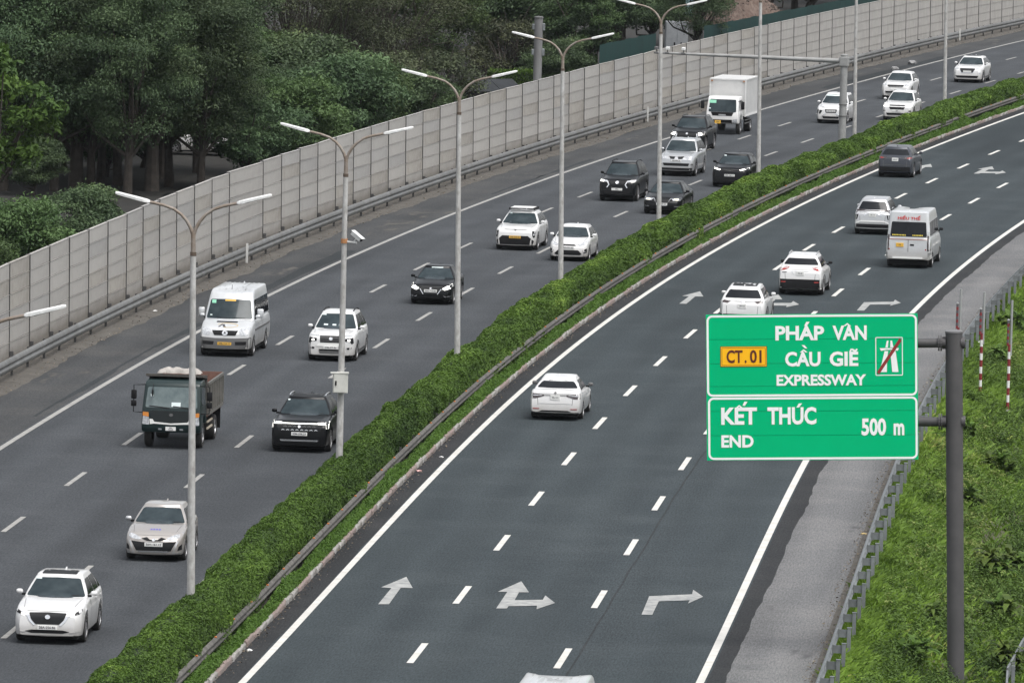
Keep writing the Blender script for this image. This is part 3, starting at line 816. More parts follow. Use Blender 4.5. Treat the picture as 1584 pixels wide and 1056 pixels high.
def car_body(P):
    """bodywork from a side profile, a plan outline and a cross-section, wheel arches cut into the lower edge"""
    L, W, H = P['L'], P['W'], P['H']; r = P['r']; hw = W / 2
    fo, wb = P['fo'], P['wb']
    arch = r * 1.16
    zg = P.get('zg', 0.22); zn = P['zn']; zh = P['zh']; zb = P['zb']
    xw0, xw1, xr1, xr0 = P['xw0'], P['xw1'], P['xr1'], P['xr0']
    zd = P.get('zd')
    if P.get('top'): top = P['top']
    elif zd: top = [(0, zn - 0.20), (0.05, zn - 0.08), (0.16, zn), (xw0 - 0.05, zh), (xw0 + 0.25, zb), (xr0 - 0.35, zb + 0.03), (xr0 + 0.05, zd), (L - 0.10, zd - 0.02), (L, zd - 0.13)]
    else: top = [(0, zn - 0.20), (0.05, zn - 0.08), (0.16, zn), (xw0 - 0.05, zh), (xw0 + 0.25, zb), (xr0 - 0.3, zb + 0.05), (L - 0.12, zb + 0.03), (L, zb - 0.16)]
    fw = P.get('fw', 0.84); rw = P.get('rw', 0.86)
    plan = [(0, fw), (0.07, fw + 0.06), (0.22, 0.955), (0.5, 0.985), (0.95, 1.0), (L - 0.9, 1.0), (L - 0.45, 0.985), (L - 0.2, 0.955), (L - 0.06, rw + 0.05), (L, rw)]
    xs = set(np.round(np.arange(0, L + 1e-6, 0.09), 4)) | {0.0, L, 0.02, 0.05, L - 0.02, L - 0.05}
    for cx in (fo, fo + wb):
        for a in np.linspace(0, math.pi, 15): xs.add(round(cx + arch * math.cos(a), 4))
        xs.add(round(cx - arch - 0.004, 4)); xs.add(round(cx + arch + 0.004, 4))
    xs = np.array(sorted(x for x in xs if -1e-6 <= x <= L + 1e-6))
    zt = pl(xs, top); ww = pl(xs, plan, 0.03) * hw
    zbot = np.interp(xs, [0, 0.25, 0.6, L - 0.6, L - 0.2, L], [zg + 0.03, zg, zg, zg, zg + 0.02, zg + 0.08])
    for cx in (fo, fo + wb):
        q = arch**2 - (xs - cx)**2
        zbot = np.where(q > 0, np.maximum(zbot, r + np.sqrt(np.maximum(q, 0))), zbot)
    prof = [(0.0, 0.0), (0.80, 0.0), (0.90, 0.01), (0.955, 0.06), (0.975, 0.16), (0.992, 0.36), (1.0, 0.52), (0.998, 0.66), (0.985, 0.80), (0.965, 0.90), (0.93, 0.96), (0.87, 0.99), (0.6, 1.0), (0.3, 1.0), (0.0, 1.0)]
    rk_f, rk_r = P.get('rake_f', 0.10), P.get('rake_r', 0.06)
    rows = []
    crown = P.get('crown', 0.05)
    for i, x in enumerate(xs):
        row = []
        z0 = zg; z1 = zt[i]
        for k, (fy, fz) in enumerate(prof):
            z = z0 + (z1 - z0) * fz
            if fz < 1: z = max(z, min(zbot[i] + 0.012 * k, z1 - 0.004 * (14 - k)))
            y = ww[i] * fy
            if k >= 10: z += crown * (1 - (fy / 0.93)**2) * min(1, x / 0.5) * (1 if x < xw0 else 0.2)
            f = (z - 0.42) / max(0.2, zn - 0.42)
            xx = x
            ff = max(0, 1 - x / 0.9); fr = max(0, 1 - (L - x) / 0.9)
            if f > 0: xx += rk_f * f**1.6 * ff; xx -= rk_r * min(f, 1.3)**1.6 * fr
            else: xx += 0.08 * f * f * ff; xx -= 0.10 * f * f * fr
            row.append((L / 2 - xx, y, z))
        rows.append(row)
    b = MB(); n = len(prof)
    V = []; F = []
    for row in rows: V += row + [(x, -y, z) for x, y, z in row]
    for i in range(len(rows) - 1):
        a = i * 2 * n; c = (i + 1) * 2 * n
        for k in range(n - 1):
            F.append((a + k, a + k + 1, c + k + 1, c + k)); F.append((a + n + k + 1, a + n + k, c + n + k, c + n + k + 1))
    for a in (0, (len(rows) - 1) * 2 * n):
        for k in range(n - 1): F.append((a + k, a + k + 1, a + n + k + 1, a + n + k))
    b.add(V, F)
    # cabin above the belt line: lower and upper outline, then the roof
    wr = P.get('wr', 0.68) * hw
    bowf, bowr = P.get('bowf', 0.22), P.get('bowr', 0.14)
    def outline(xf, xr, wf, rc, bf, br, zf):
        pts = []
        half = []
        for t in np.linspace(0, 1, 9)[:-1]: half.append((xf + bf * (t**2), (wf - rc) * t))
        for a in np.linspace(0, math.pi / 2, 5): half.append((xf + bf + rc - rc * math.cos(a), wf - rc + rc * math.sin(a)))
        for t in np.linspace(0, 1, 13)[1:-1]: half.append((xf + bf + rc + (xr - br - xf - bf - 2 * rc) * t, wf))
        for a in np.linspace(0, math.pi / 2, 5): half.append((xr - br - rc + rc * math.sin(a), wf - rc + rc * math.cos(a)))
        for t in np.linspace(1, 0, 9)[1:]: half.append((xr - br * t**2, (wf - rc) * t))
        full = half + [(x, -y) for x, y in half[-2:0:-1]]
        return [(L / 2 - x, y, zf(x)) for x, y in full]
    wbelt = P.get('wb_', 0.915) * hw
    lo = outline(xw0, xr0, wbelt, 0.10, bowf, bowr, lambda x: float(pl(x, top)) - 0.05)
    zr = P.get('roof')
    roofz = (lambda x: float(np.interp(x, [p[0] for p in zr], [p[1] for p in zr]))) if zr else (lambda x: H - 0.075 - 0.085 * max(0, (x - xw1 - 0.4) / (xr1 - xw1))**2 - 0.02 * max(0, (xw1 + 0.4 - x) / 0.4))
    hi = outline(xw1, xr1, wr, 0.12, bowf * 0.5, bowr * 0.5, roofz)
    m = len(lo); V = []; F = []
    rings = []
    for t in (0, 0.2, 0.4, 0.6, 0.8, 1.0):
        bul = P.get('bulge', 0.035) * 4 * t * (1 - t)
        rings.append([(a[0] * (1 - t) + c[0] * t, (a[1] * (1 - t) + c[1] * t) * (1 + bul), a[2] * (1 - t) + c[2] * t) for a, c in zip(lo, hi)])
    cx = L / 2 - (xw1 + xr1) / 2
    for sc, dz in ((0.975, 0.028), (0.93, 0.045), (0.8, 0.06), (0.55, 0.072), (0.25, 0.075)):
        rings.append([(cx + (p[0] - cx) * (1 - (1 - sc) * 0.6 if sc > 0.9 else sc), p[1] * sc, p[2] + dz) for p in hi])
    for q in rings: V += q
    for i in range(len(rings) - 1):
        for k in range(m):
            k2 = (k + 1) % m
            F.append((i * m + k, i * m + k2, (i + 1) * m + k2, (i + 1) * m + k))
    F.append(tuple((len(rings) - 1) * m + k for k in range(m)))
    b.add(V, F)
    return b, top, roofz

def car(name, P, paint, s, d, away, label, cat, plate='w', ptxt='', rail=None, lamps=(), yaw=0.0, mirror=None, trim_low=None, roofmat=None,
        group=None, spokes=5, front=(), rear=(), plz=0.52, prz=0.82, pillars=True, world=None, lower_dark=0.0, ppos=0.0, rplate_w=0.33):
    L, W, H = P['L'], P['W'], P['H']; hw = W / 2; r = P['r']
    h = float(heading(s)) + yaw
    rz = h if away else h + math.pi
    dist = P['fo'] if not away else L - P['fo'] - P['wb']
    sc = s + (L / 2 - dist) if True else s
    loc = Rv(sc, d)
    if world: loc = Vector((world[0], world[1], world[2])); rz = world[3]
    root = empty(name, loc, rz)
    tag(root, label, cat, group)
    b, top, roofz = car_body(P)
    body = b.build('body', paint, root, smooth=38)
    me = body.data
    bvh = BVHTree.FromPolygons([v.co.copy() for v in me.vertices], [tuple(p.vertices) for p in me.polygons])
    ext = L
    X = lambda x: L / 2 - x
    zb, zh = P['zb'], P['zh']; xw0, xw1, xr1, xr0 = P['xw0'], P['xw1'], P['xr1'], P['xr0']
    wr = P.get('wr', 0.68) * hw; wbl = P.get('wb_', 0.915) * hw
    zt = H - 0.10
    # glass
    zw0 = float(pl(xw0, top)) + 0.035
    fr = P.get('wsf', 0.93)
    zwt = P.get('zwt', zt - 0.035); tw = (zwt - zb) / (H - 0.10 - zb); wtop = (wbl + (wr - wbl) * tw) * (0.93 if 'zwt' not in P else 0.90)
    decal(bvh, [(-wbl * fr, zw0), (wbl * fr, zw0), (wtop, zwt), (0, zwt + 0.02), (-wtop, zwt)], 'f', ext, 'windshield', M_glass, root, rnd=0.06)
    zr0 = float(pl(xr0 - 0.1, top)) + P.get('rglass', 0.04)
    zrt = P.get('zrt', zt - 0.09); tw = (zrt - zb) / (H - 0.10 - zb); wtop = (wbl + (wr - wbl) * tw) * 0.86
    decal(bvh, [(-wbl * 0.86, zr0), (wbl * 0.86, zr0), (wtop, zrt), (-wtop, zrt)], 'b', ext, 'rear_window', M_sglass, root, rnd=0.06)
    # side glass: from A pillar to D pillar, split at the B and C pillars
    zs0 = zb + 0.045; zs1 = P.get('zst', H - 0.16)
    def xa(z): t = (z - zb) / (H - 0.08 - zb); return xw0 + 0.42 + (xw1 + 0.16 - xw0 - 0.42) * t + 0.02
    def xd(z): t = (z - zb) / (H - 0.08 - zb); return xr0 - 0.30 + (xr1 - 0.16 - xr0 + 0.30) * t
    cuts = P.get('cuts', [0.47, 0.84])
    a0, a1, e0, e1 = xa(zs0), xa(zs1), xd(zs0), xd(zs1)
    cx = [a0 + (e0 - a0) * c for c in cuts]
    edges = [(a0, a1)] + [(c, c + 0.02) for c in cx] + [(e0, e1)]
    for k in range(len(edges) - 1):
        l0, l1 = edges[k]; q0, q1 = edges[k + 1]
        g = 0.035
        l1 = max(l1, l0 if k else l1); 
        if q1 - l1 < 0.05: q1 = l1 + 0.05
        poly = [(X(l0 + g), zs0), (X(q0 - g), zs0), (X(q1 - g), zs1), (X(l1 + g), zs1)]
        if k == 0: poly = [(X(l0 + g), zs0), (X(q0 - g), zs0), (X(q1 - g), zs1), (X(l1 + g + 0.1), zs1), (X(l1 + g), zs1 - 0.04)]
        for vw in 'lr': decal(bvh, poly, vw, ext, 'side_window', M_sglass, root, rnd=0.045, grid=0.16)
    # doors: seams and handles
    zs = 0.36
    for x in [a0 + 0.02] + cx[:2]:
        for vw in 'lr': decal(bvh, [(X(x - 0.008), zs), (X(x + 0.008), zs), (X(x + 0.008), zb), (X(x - 0.008), zb)], vw, ext, 'door_seam', M_blk, root, off=0.003, skirt=0)
    for x in cx[:2]:
        for vw in 'lr': decal(bvh, [(X(x - 0.30), zb - 0.13), (X(x - 0.09), zb - 0.13), (X(x - 0.09), zb - 0.10), (X(x - 0.30), zb - 0.10)], vw, ext, 'door_handle', paint, root, off=0.03)
    if trim_low:
        for vw in 'lr': decal(bvh, [(X(P['fo'] + r * 1.2), 0.24), (X(P['fo'] + P['wb'] - r * 1.2), 0.24), (X(P['fo'] + P['wb'] - r * 1.2), 0.40), (X(P['fo'] + r * 1.2), 0.40)], vw, ext, 'sill_trim', trim_low, root, off=0.008)
        for cxx in (P['fo'], P['fo'] + P['wb']):
            for vw in 'lr':
                aa = [(X(cxx + r * 1.34 * math.cos(t)), r + r * 1.34 * math.sin(t)) for t in np.linspace(0.05, math.pi - 0.05, 13)]
                ii = [(X(cxx + r * 1.17 * math.cos(t)), r + r * 1.17 * math.sin(t)) for t in np.linspace(math.pi - 0.05, 0.05, 13)]
                decal(bvh, aa + ii, vw, ext, 'arch_trim', trim_low, root, off=0.012, grid=0.3)
    # mirrors
    for sg in (1, -1):
        mb = MB(); x = X(xa(zs0) - 0.02); y0 = sg * (hw * 0.90)
        mb.box(x - 0.06, x + 0.07, min(y0 + sg * 0.07, y0 + sg * 0.25), max(y0 + sg * 0.07, y0 + sg * 0.25), zb + 0.03, zb + 0.155)
        mo = mb.build('mirror', mirror or paint, root, bevel=0.055, smooth=60, seg=3)
        mb = MB(); mb.box(x - 0.02, x + 0.03, min(y0 - sg * 0.03, y0 + sg * 0.10), max(y0 - sg * 0.03, y0 + sg * 0.10), zb - 0.01, zb + 0.05); mb.build('mirror_arm', M_blk, mo, bevel=0.01)
    # dark floor pan, extended low to deepen the shade beneath the car
    mb = MB(); mb.box(-L / 2 + 0.22, L / 2 - 0.22, -hw * 0.86, hw * 0.86, 0.15, 0.34); mb.build('floor_pan', M_under, root)
    for xx in (P['fo'], P['fo'] + P['wb']): MB().box(X(xx) - r * 1.1, X(xx) + r * 1.1, -hw * 0.70, hw * 0.70, 0.3401, r * 2 + 0.02).build('wheel_well', M_under, root)
    add_wheels(root, [X(P['fo']), X(P['fo'] + P['wb'])], W - 0.26 + 0.02, r, 0.23, spokes)
    # roof rails
    if rail:
        for sg in (1, -1):
            pts = []
            for t in np.linspace(0, 1, 9):
                x = xw1 + 0.25 + (xr1 - xw1 - 0.45) * t
                pts.append((X(x), sg * wr * 0.93, roofz(x) + 0.055 + 0.045 * min(1, 6 * t, 6 * (1 - t))))
            MB().tube(pts, 0.022, 6).build('roof_rail', rail, root, smooth=50)
    if roofmat:
        decal(bvh, [(X(xw1 + 0.22), -wr * 0.80), (X(xw1 + 0.22), wr * 0.80), (X(xr1 - 0.25), wr * 0.80), (X(xr1 - 0.25), -wr * 0.80)], 't', ext, 'roof_panel', roofmat, root, off=0.004, rnd=0.08, grid=0.25)
    # antenna fin
    zc = roofz(xr1 - 0.35) + 0.07
    MB().prism([(X(xr1 - 0.25), zc - 0.02), (X(xr1 - 0.45), zc - 0.02), (X(xr1 - 0.29), zc + 0.03)], -0.018, 0.018).build('antenna_fin', paint, root)
    # wipers
    for y0 in (-0.45, 0.12):
        a = [(y0, zw0 + 0.035), (y0 + 0.5, zw0 + 0.02), (y0 + 0.5, zw0 + 0.035), (y0, zw0 + 0.05)]
        decal(bvh, a, 'f', ext, 'wiper', M_blk, root, off=0.012)
    # shut lines of the bonnet, dark valances under both bumpers
    zg = P.get('zg', .22)
    for vw in 'fb': decal(bvh, [(-hw * .86, zg + .01), (hw * .86, zg + .01), (hw * .90, zg + .055), (-hw * .90, zg + .055)], vw, ext, 'front_valance' if vw == 'f' else 'rear_valance', M_blk, root, off=.010, grid=.12)
    if 'zwt' not in P:
        for sg in (1, -1): decal(bvh, [(X(.30), sg * hw * .70), (X(xw0 + .02), sg * hw * .80), (X(xw0 + .02), sg * hw * .815), (X(.30), sg * hw * .715)], 't', ext, 'bonnet_seam', M_grey, root, off=.002, skirt=0, grid=.2)
        decal(bvh, [(-hw * .60, P['zn'] - .065), (hw * .60, P['zn'] - .065), (hw * .60, P['zn'] - .075), (-hw * .60, P['zn'] - .075)], 'f', ext, 'bonnet_seam', M_grey, root, off=.002, skirt=0, grid=.2)
        decal(bvh, [(-hw * .70, zb - .05), (hw * .70, zb - .05), (hw * .66, zg + .34), (hw * .64, zg + .34), (hw * .68, zb - .062), (-hw * .68, zb - .062), (-hw * .64, zg + .34), (-hw * .66, zg + .34)], 'b', ext, 'tailgate_seam', M_grey, root, off=.002, skirt=0, grid=.2)
    def do(items, vw):
        for it in items:
            nm, poly, m = it[:3]; opt = it[3] if len(it) > 3 else {}
            mir = opt.get('mir', False)
            for sg in ((1, -1) if mir else (1,)):
                pp = [(sg * y * hw, z) for y, z in poly]
                o = decal(bvh, pp, vw, ext, nm, m, root, off=opt.get('off', 0.008), rnd=opt.get('rnd', 0.012), grid=opt.get('grid', 0.09))
                if opt.get('label'): o['label'] = opt['label']
    do(front, 'f'); do(rear, 'b')
    # number plates
    pm = {'w': M_pwhite, 'y': M_pyel}[plate]
    if not away or P.get('bothplates'):
        hit = bvh.ray_cast(Vector((ext, ppos, plz)), Vector((-1, 0, 0)))[0]
        x = hit.x + 0.02
        pb = MB(); pb.box(x - 0.03, x + 0.012, ppos - 0.26, ppos + 0.26, plz - 0.055, plz + 0.055); po = pb.build('number_plate', pm, root, bevel=0.006)
        if ptxt:
            t = text_mesh('plate_text', ptxt, 0.088, M_ptext, po, 0.0012, 0.002, xscale=1.05); t.location = (x + 0.014, ppos, plz); t.rotation_euler = (math.pi / 2, 0, math.pi / 2)
    if away:
        hit = bvh.ray_cast(Vector((-ext, ppos, prz)), Vector((1, 0, 0)))[0]
        x = hit.x - 0.02
        pb = MB(); pb.box(x - 0.012, x + 0.03, ppos - rplate_w / 2, ppos + rplate_w / 2, prz - 0.085, prz + 0.085); po = pb.build('number_plate', pm, root, bevel=0.006)
        if ptxt:
            t = text_mesh('plate_text', ptxt, 0.068, M_ptext, po, 0.001, 0.002); t.location = (x - 0.014, ppos, prz); t.rotation_euler = (math.pi / 2, 0, -math.pi / 2)
    root['_'] = 0; del root['_']
    return root, bvh, body

def dims(kind, **k):
    base = {
        'suv': dict(L=4.55, W=1.84, H=1.67, fo=0.93, wb=2.70, r=0.36, zg=0.20, zn=0.96, zh=1.07, zb=1.10, xw0=1.28, xw1=2.05, xr1=3.88, xr0=4.42, wr=0.655, fw=0.79),
        'bigsuv': dict(L=4.80, W=1.86, H=1.84, fo=0.93, wb=2.75, r=0.39, zg=0.26, zn=1.06, zh=1.18, zb=1.20, xw0=1.35, xw1=2.08, xr1=4.25, xr0=4.70, wr=0.685, fw=0.81, cuts=[0.40, 0.73]),
        'sedan': dict(L=4.45, W=1.74, H=1.47, fo=0.87, wb=2.60, r=0.315, zg=0.19, zn=0.80, zh=0.92, zb=0.95, zd=1.02, xw0=1.22, xw1=2.02, xr1=3.25, xr0=3.92, wr=0.625, rake_f=0.14, fw=0.79),
        'hatch': dict(L=4.12, W=1.71, H=1.50, fo=0.83, wb=2.55, r=0.305, zg=0.18, zn=0.82, zh=0.95, zb=0.98, xw0=1.12, xw1=1.92, xr1=3.50, xr0=4.00, wr=0.64, rake_f=0.14, fw=0.79),
        'mpv': dict(L=4.48, W=1.76, H=1.72, fo=0.85, wb=2.77, r=0.335, zg=0.20, zn=0.97, zh=1.08, zb=1.08, xw0=1.12, xw1=1.95, xr1=3.95, xr0=4.38, wr=0.66, fw=0.81, cuts=[0.40, 0.74]),
    }[kind]
    q = dict(base); q.update(k); return q
lit = dict(mir=True); G = 'vehicles on the left carriageway'; GR = 'vehicles on the right carriageway'
def sticker(bvh, root, L, y, z, w, h, m=None, vw='f'):
    return decal(bvh, [(y, z), (y + w, z), (y + w, z + h), (y, z + h)], vw, L, 'sticker', m or M_sticker, root, off=0.012, skirt=0)
def emblem(bvh, root, L, z, r, m, vw='f', y=0.0):
    return decal(bvh, [(y + r * 1.25 * math.cos(a), z + r * math.sin(a)) for a in np.linspace(0, 2 * math.pi, 13)[:-1]], vw, L, 'emblem', m, root, off=0.022)

# ---- oncoming, left carriageway
P = dims('suv', L=4.55, zg=0.20, zn=.94, rake_f=0.12)
root, bvh, _ = car('sport_utility_vehicle', P, M_white, -121.2, 5.91, False, 'white SUV with lit headlights and black mesh grille, nearest in the left carriageway', 'car', ptxt='28A-256.86', plz=0.455, group=G,
    front=[('grille', [(-.54, .83), (0, .845), (.54, .83), (.47, .66), (.34, .54), (-.34, .54), (-.47, .66)], M_grille, dict(rnd=.03)),
           ('grille_wing', [(.34, .525), (.47, .65), (.55, .80), (.76, .855), (.78, .83), (.60, .75), (.52, .62), (.38, .50)], M_chrome, dict(mir=True, off=.012)),
           ('headlight', [(.68, .80), (.93, .92), (.95, .87), (.90, .81), (.70, .76)], M_blk, dict(mir=True)),
           ('headlight_bulb', [(.64, .79), (.76, .825), (.77, .78), (.67, .755)], M_lit, dict(mir=True, off=.016)),
           ('lower_intake', [(-.64, .355), (-.45, .395), (.45, .395), (.64, .355), (.45, .31), (-.45, .31)], M_blk, {}),
           ('fog_crease', [(.62, .33), (.92, .36), (.92, .345), (.64, .315)], M_silver, dict(mir=True))])
emblem(bvh, root, 4.55, .73, .055, M_chrome)
decal(bvh, [(0.10, -.46), (-.55, -.46), (-.55, .46), (0.10, .46)], 't', 4.55, 'sunroof', M_blkroof, root, off=.004, rnd=.06, grid=.2)
sticker(bvh, root, 4.55, -.60, 1.50, .16, .05)

P = dims('hatch', L=4.15)
root, bvh, _ = car('hatchback', P, M_beige, -101.3, 5.62, False, 'champagne compact car with wide black lower grille behind the first lamp post', 'car', ptxt='30H-161.12', plz=0.50, group=G, mirror=M_silver,
    front=[('upper_grille', [(-.42, .665), (-.24, .70), (-.13, .635), (.13, .635), (.24, .70), (.42, .665), (.22, .60), (-.22, .60)], M_blk, {}),
           ('lower_grille', [(-.76, .60), (-.4, .565), (.4, .565), (.76, .60), (.58, .32), (-.58, .32)], M_grille, {}),
           ('bumper_strip', [(-.52, .315), (.52, .315), (.52, .285), (-.52, .285)], M_chrome, dict(off=.014)),
           ('corner_trim', [(.78, .61), (.83, .60), (.70, .30), (.84, .29), (.97, .36), (.96, .32), (.86, .245), (.62, .25)], M_silver, dict(mir=True, off=.014)),
           ('fog_recess', [(.84, .46), (.93, .52), (.93, .36), (.80, .34)], M_blk, dict(mir=True)),
           ('headlight', [(.42, .675), (.62, .755), (.92, .84), (.95, .75), (.74, .665), (.50, .63)], M_lamp, dict(mir=True))])
emblem(bvh, root, 4.15, .63, .04, M_chrome)
for x_ in (1.55, 1.61):
    for y_ in np.linspace(-.12, .12, 4): decal(bvh, [(x_, y_ - .03), (x_ + .045, y_ - .03), (x_ + .045, y_ + .025), (x_, y_ + .025)], 't', 4.15, 'bonnet_decal', M_blue_txt, root, off=.003, rnd=0, skirt=0)

P = dims('suv', L=4.63, W=1.93, H=1.70, wb=2.73, zn=1.02, zh=1.10, zb=1.12, zg=.20, rake_f=.06, fw=.88)
root, bvh, _ = car('sport_utility_vehicle', P, M_black, -68.35, 5.03, False, 'black SUV with bright light bar and silver roof rails beside the cabinet', 'car', ptxt='30M-098.23', plz=0.62, rail=M_chrome, roofmat=M_blkroof, group=G,
    front=[('headlight', [(.60, .985), (.95, 1.0), (.96, .80), (.90, .80), (.885, .935), (.60, .935)], M_lit, dict(mir=True, off=.012)),
           ('light_bar', [(-.60, .965), (.60, .965), (.60, .94), (-.60, .94)], M_lit, dict(off=.012)),
           ('grille', [(-.78, .91), (.78, .91), (.70, .70), (-.70, .70)], M_grille, {}),
           ('bumper_strip', [(-.66, .435), (.66, .435), (.62, .38), (-.62, .38)], M_chrome, dict(off=.014))] +
          [('grille_chevron', [(c - .06, .745), (c, .775), (c + .06, .745), (c + .05, .73), (c, .75), (c - .05, .73)], M_chrome, dict(off=.014, rnd=0)) for c in np.linspace(-.56, .56, 8)] +
          [('grille_chevron', [(c - .06, .85), (c, .88), (c + .06, .85), (c + .05, .84), (c, .862), (c - .05, .84)], M_grey, dict(off=.014, rnd=0)) for c in np.linspace(-.49, .49, 7)])
emblem(bvh, root, 4.63, .86, .04, M_chrome); sticker(bvh, root, 4.63, -.62, 1.53, .07, .04)

P = dims('mpv', L=4.50, W=1.80, H=1.75, zn=1.02, zh=1.10, zb=1.10, rake_f=.06)
root, bvh, _ = car('multi_purpose_vehicle', P, M_white, -34.3, 8.04, False, 'white MPV with black shield grille and black roof rails half behind the second lamp post', 'car', ptxt='30M-079.84', plz=0.52, rail=M_blk, trim_low=M_grey, group=G,
    front=[('grille', [(-.46, .95), (.46, .95), (.44, .70), (-.44, .70)], M_grille, {}),
           ('headlight', [(.58, .86), (.90, .89), (.93, .70), (.86, .66), (.80, .74), (.58, .76)], M_blk, dict(mir=True)),
           ('headlight_bulb', [(.68, .82), (.78, .83), (.78, .77), (.68, .77)], M_lit, dict(mir=True, off=.014)),
           ('daytime_light', [(.50, .97), (.95, 1.0), (.95, .97), (.52, .935)], M_lamp, dict(mir=True)),
           ('shield_trim', [(-.48, .685), (.48, .685), (.60, .58), (.58, .565), (-.58, .565), (-.60, .58)], M_pwhite, dict(off=.014)),
           ('lower_intake', [(-.50, .46), (.50, .46), (.46, .40), (-.46, .40)], M_blk, {}),
           ('skid_plate', [(-.50, .395), (.50, .395), (.44, .30), (-.44, .30)], M_grey, {}),
           ('fog_light', [(.66, .53), (.86, .55), (.84, .47), (.68, .47)], M_blk, dict(mir=True))] +
          [('grille_slat', [(-.44, z), (.44, z), (.44, z - .02), (-.44, z - .02)], M_grey, dict(off=.014, rnd=0)) for z in (.90, .835, .77)])
emblem(bvh, root, 4.5, .845, .055, M_chrome); sticker(bvh, root, 4.5, -.58, 1.57, .16, .04); sticker(bvh, root, 4.5, -.45, 1.22, .16, .06); sticker(bvh, root, 4.5, -.12, 1.22, .14, .06); sticker(bvh, root, 4.5, .12, 1.22, .10, .07)

P = dims('sedan', L=4.44, W=1.73)
root, bvh, _ = car('sedan', P, M_black, -6.8, 7.73, False, 'black sedan with large pale headlights and hexagonal grille beside the third lamp post', 'car', ptxt='30G-710.08', plz=0.56, group=G,
    front=[('grille', [(-.44, .70), (.44, .70), (.48, .64), (.32, .44), (-.32, .44), (-.48, .64)], M_grille, {}),
           ('grille_frame', [(.48, .645), (.515, .64), (.34, .425), (.32, .44)], M_chrome, dict(mir=True, off=.014, rnd=0)),
           ('headlight', [(.54, .66), (.92, .84), (.965, .76), (.92, .67), (.66, .60)], M_lit, dict(mir=True)),
           ('fog_trim', [(.60, .40), (.70, .36), (.92, .38), (.90, .345), (.66, .325)], M_chrome, dict(mir=True, off=.014)),
           ('lower_intake', [(-.62, .33), (.62, .33), (.58, .27), (-.58, .27)], M_blk, {})])
emblem(bvh, root, 4.44, .66, .035, M_chrome); sticker(bvh, root, 4.44, -.22, 1.355, .46, .035)

P = dims('suv', L=4.55, W=1.85, H=1.66, zn=.99)
root, bvh, _ = car('sport_utility_vehicle', P, M_white, 24.4, 8.41, False, 'white SUV with roof rack and orange number plate', 'car', plate='y', ptxt='30E-220.45', plz=0.60, group=G, mirror=M_white,
    front=[('lower_grille', [(-.90, .44), (-.62, .66), (.62, .66), (.90, .44), (.84, .27), (-.84, .27)], M_blk, dict(off=.006)),
           ('headlight', [(.80, .88), (.95, .86), (.93, .60), (.86, .58), (.82, .70)], M_blk, dict(mir=True)),
           ('headlight_bulb', [(.85, .76), (.91, .76), (.91, .68), (.86, .68)], M_lamp, dict(mir=True, off=.016)),
           ('light_strip', [(-.52, .935), (.52, .935), (.50, .918), (-.50, .918)], M_grey, {}),
           ('emblem', [(-.09, .94), (.09, .94), (0, .86)], M_grey, dict(off=.014))])
rr = MB()
for sg in (-1, 1): rr.box(-1.15, .30, sg * .56 - .02, sg * .56 + .02, 1.68, 1.76)
for x in np.linspace(-1.1, .25, 6): rr.box(x - .025, x + .025, -.54, .54, 1.73, 1.758)
rr.build('roof_rack', M_blk, root, 0.008)
rr = MB()
for x in (-.9, -.45, 0): rr.box(x, x + .30, -.5, .5, 1.7601, 1.775)
rr.build('rack_slat', M_pwhite, root); sticker(bvh, root, 4.55, -.52, 1.50, .10, .05)

P = dims('hatch', L=4.12, W=1.71)
root, bvh, _ = car('hatchback', P, M_white, 19.05, 5.34, False, 'small white hatchback half behind the fourth lamp post next to the hedge', 'car', ptxt='30A-551.62', plz=0.60, group=G,
    front=[('upper_grille', [(-.30, .735), (.30, .735), (.40, .68), (-.40, .68)], M_blk, {}),
           ('headlight', [(.46, .73), (.66, .80), (.92, .88), (.95, .78), (.62, .675)], M_lamp, dict(mir=True)),
           ('lower_grille', [(-.52, .50), (.52, .50), (.70, .34), (.60, .29), (-.60, .29), (-.70, .34)], M_blk, {}),
           ('fog_recess', [(.74, .50), (.93, .58), (.93, .40), (.80, .36)], M_blk, dict(mir=True)),
           ('fog_light', [(.82, .46), (.88, .47), (.88, .42), (.82, .42)], M_lamp, dict(mir=True, off=.016))])

P = dims('bigsuv', L=4.80, W=1.86, H=1.84)
root, bvh, _ = car('sport_utility_vehicle', P, M_black, 58.7, 8.69, False, 'tall black SUV with lit headlights and silver badge in the middle lane', 'car', ptxt='99A', plz=0.60, group=G, rail=M_blk,
    front=[('headlight', [(.52, 1.02), (.93, 1.06), (.94, .97), (.56, .94)], M_lamp, dict(mir=True)),
           ('headlight_bulb', [(.70, 1.03), (.92, 1.045), (.90, .96), (.70, .955)], M_lit, dict(mir=True, off=.015)),
           ('chrome_strip', [(.50, 1.0), (.56, .99), (.46, .82), (.56, .68), (.50, .68), (.40, .82)], M_chrome, dict(mir=True, off=.014)),
           ('grille', [(-.40, 1.0), (.40, 1.0), (.34, .80), (-.34, .80)], M_grille, {}), ('lower_intake', [(-.7, .56), (.7, .56), (.6, .36), (-.6, .36)], M_blk, {})])
emblem(bvh, root, 4.8, .93, .07, M_chrome)

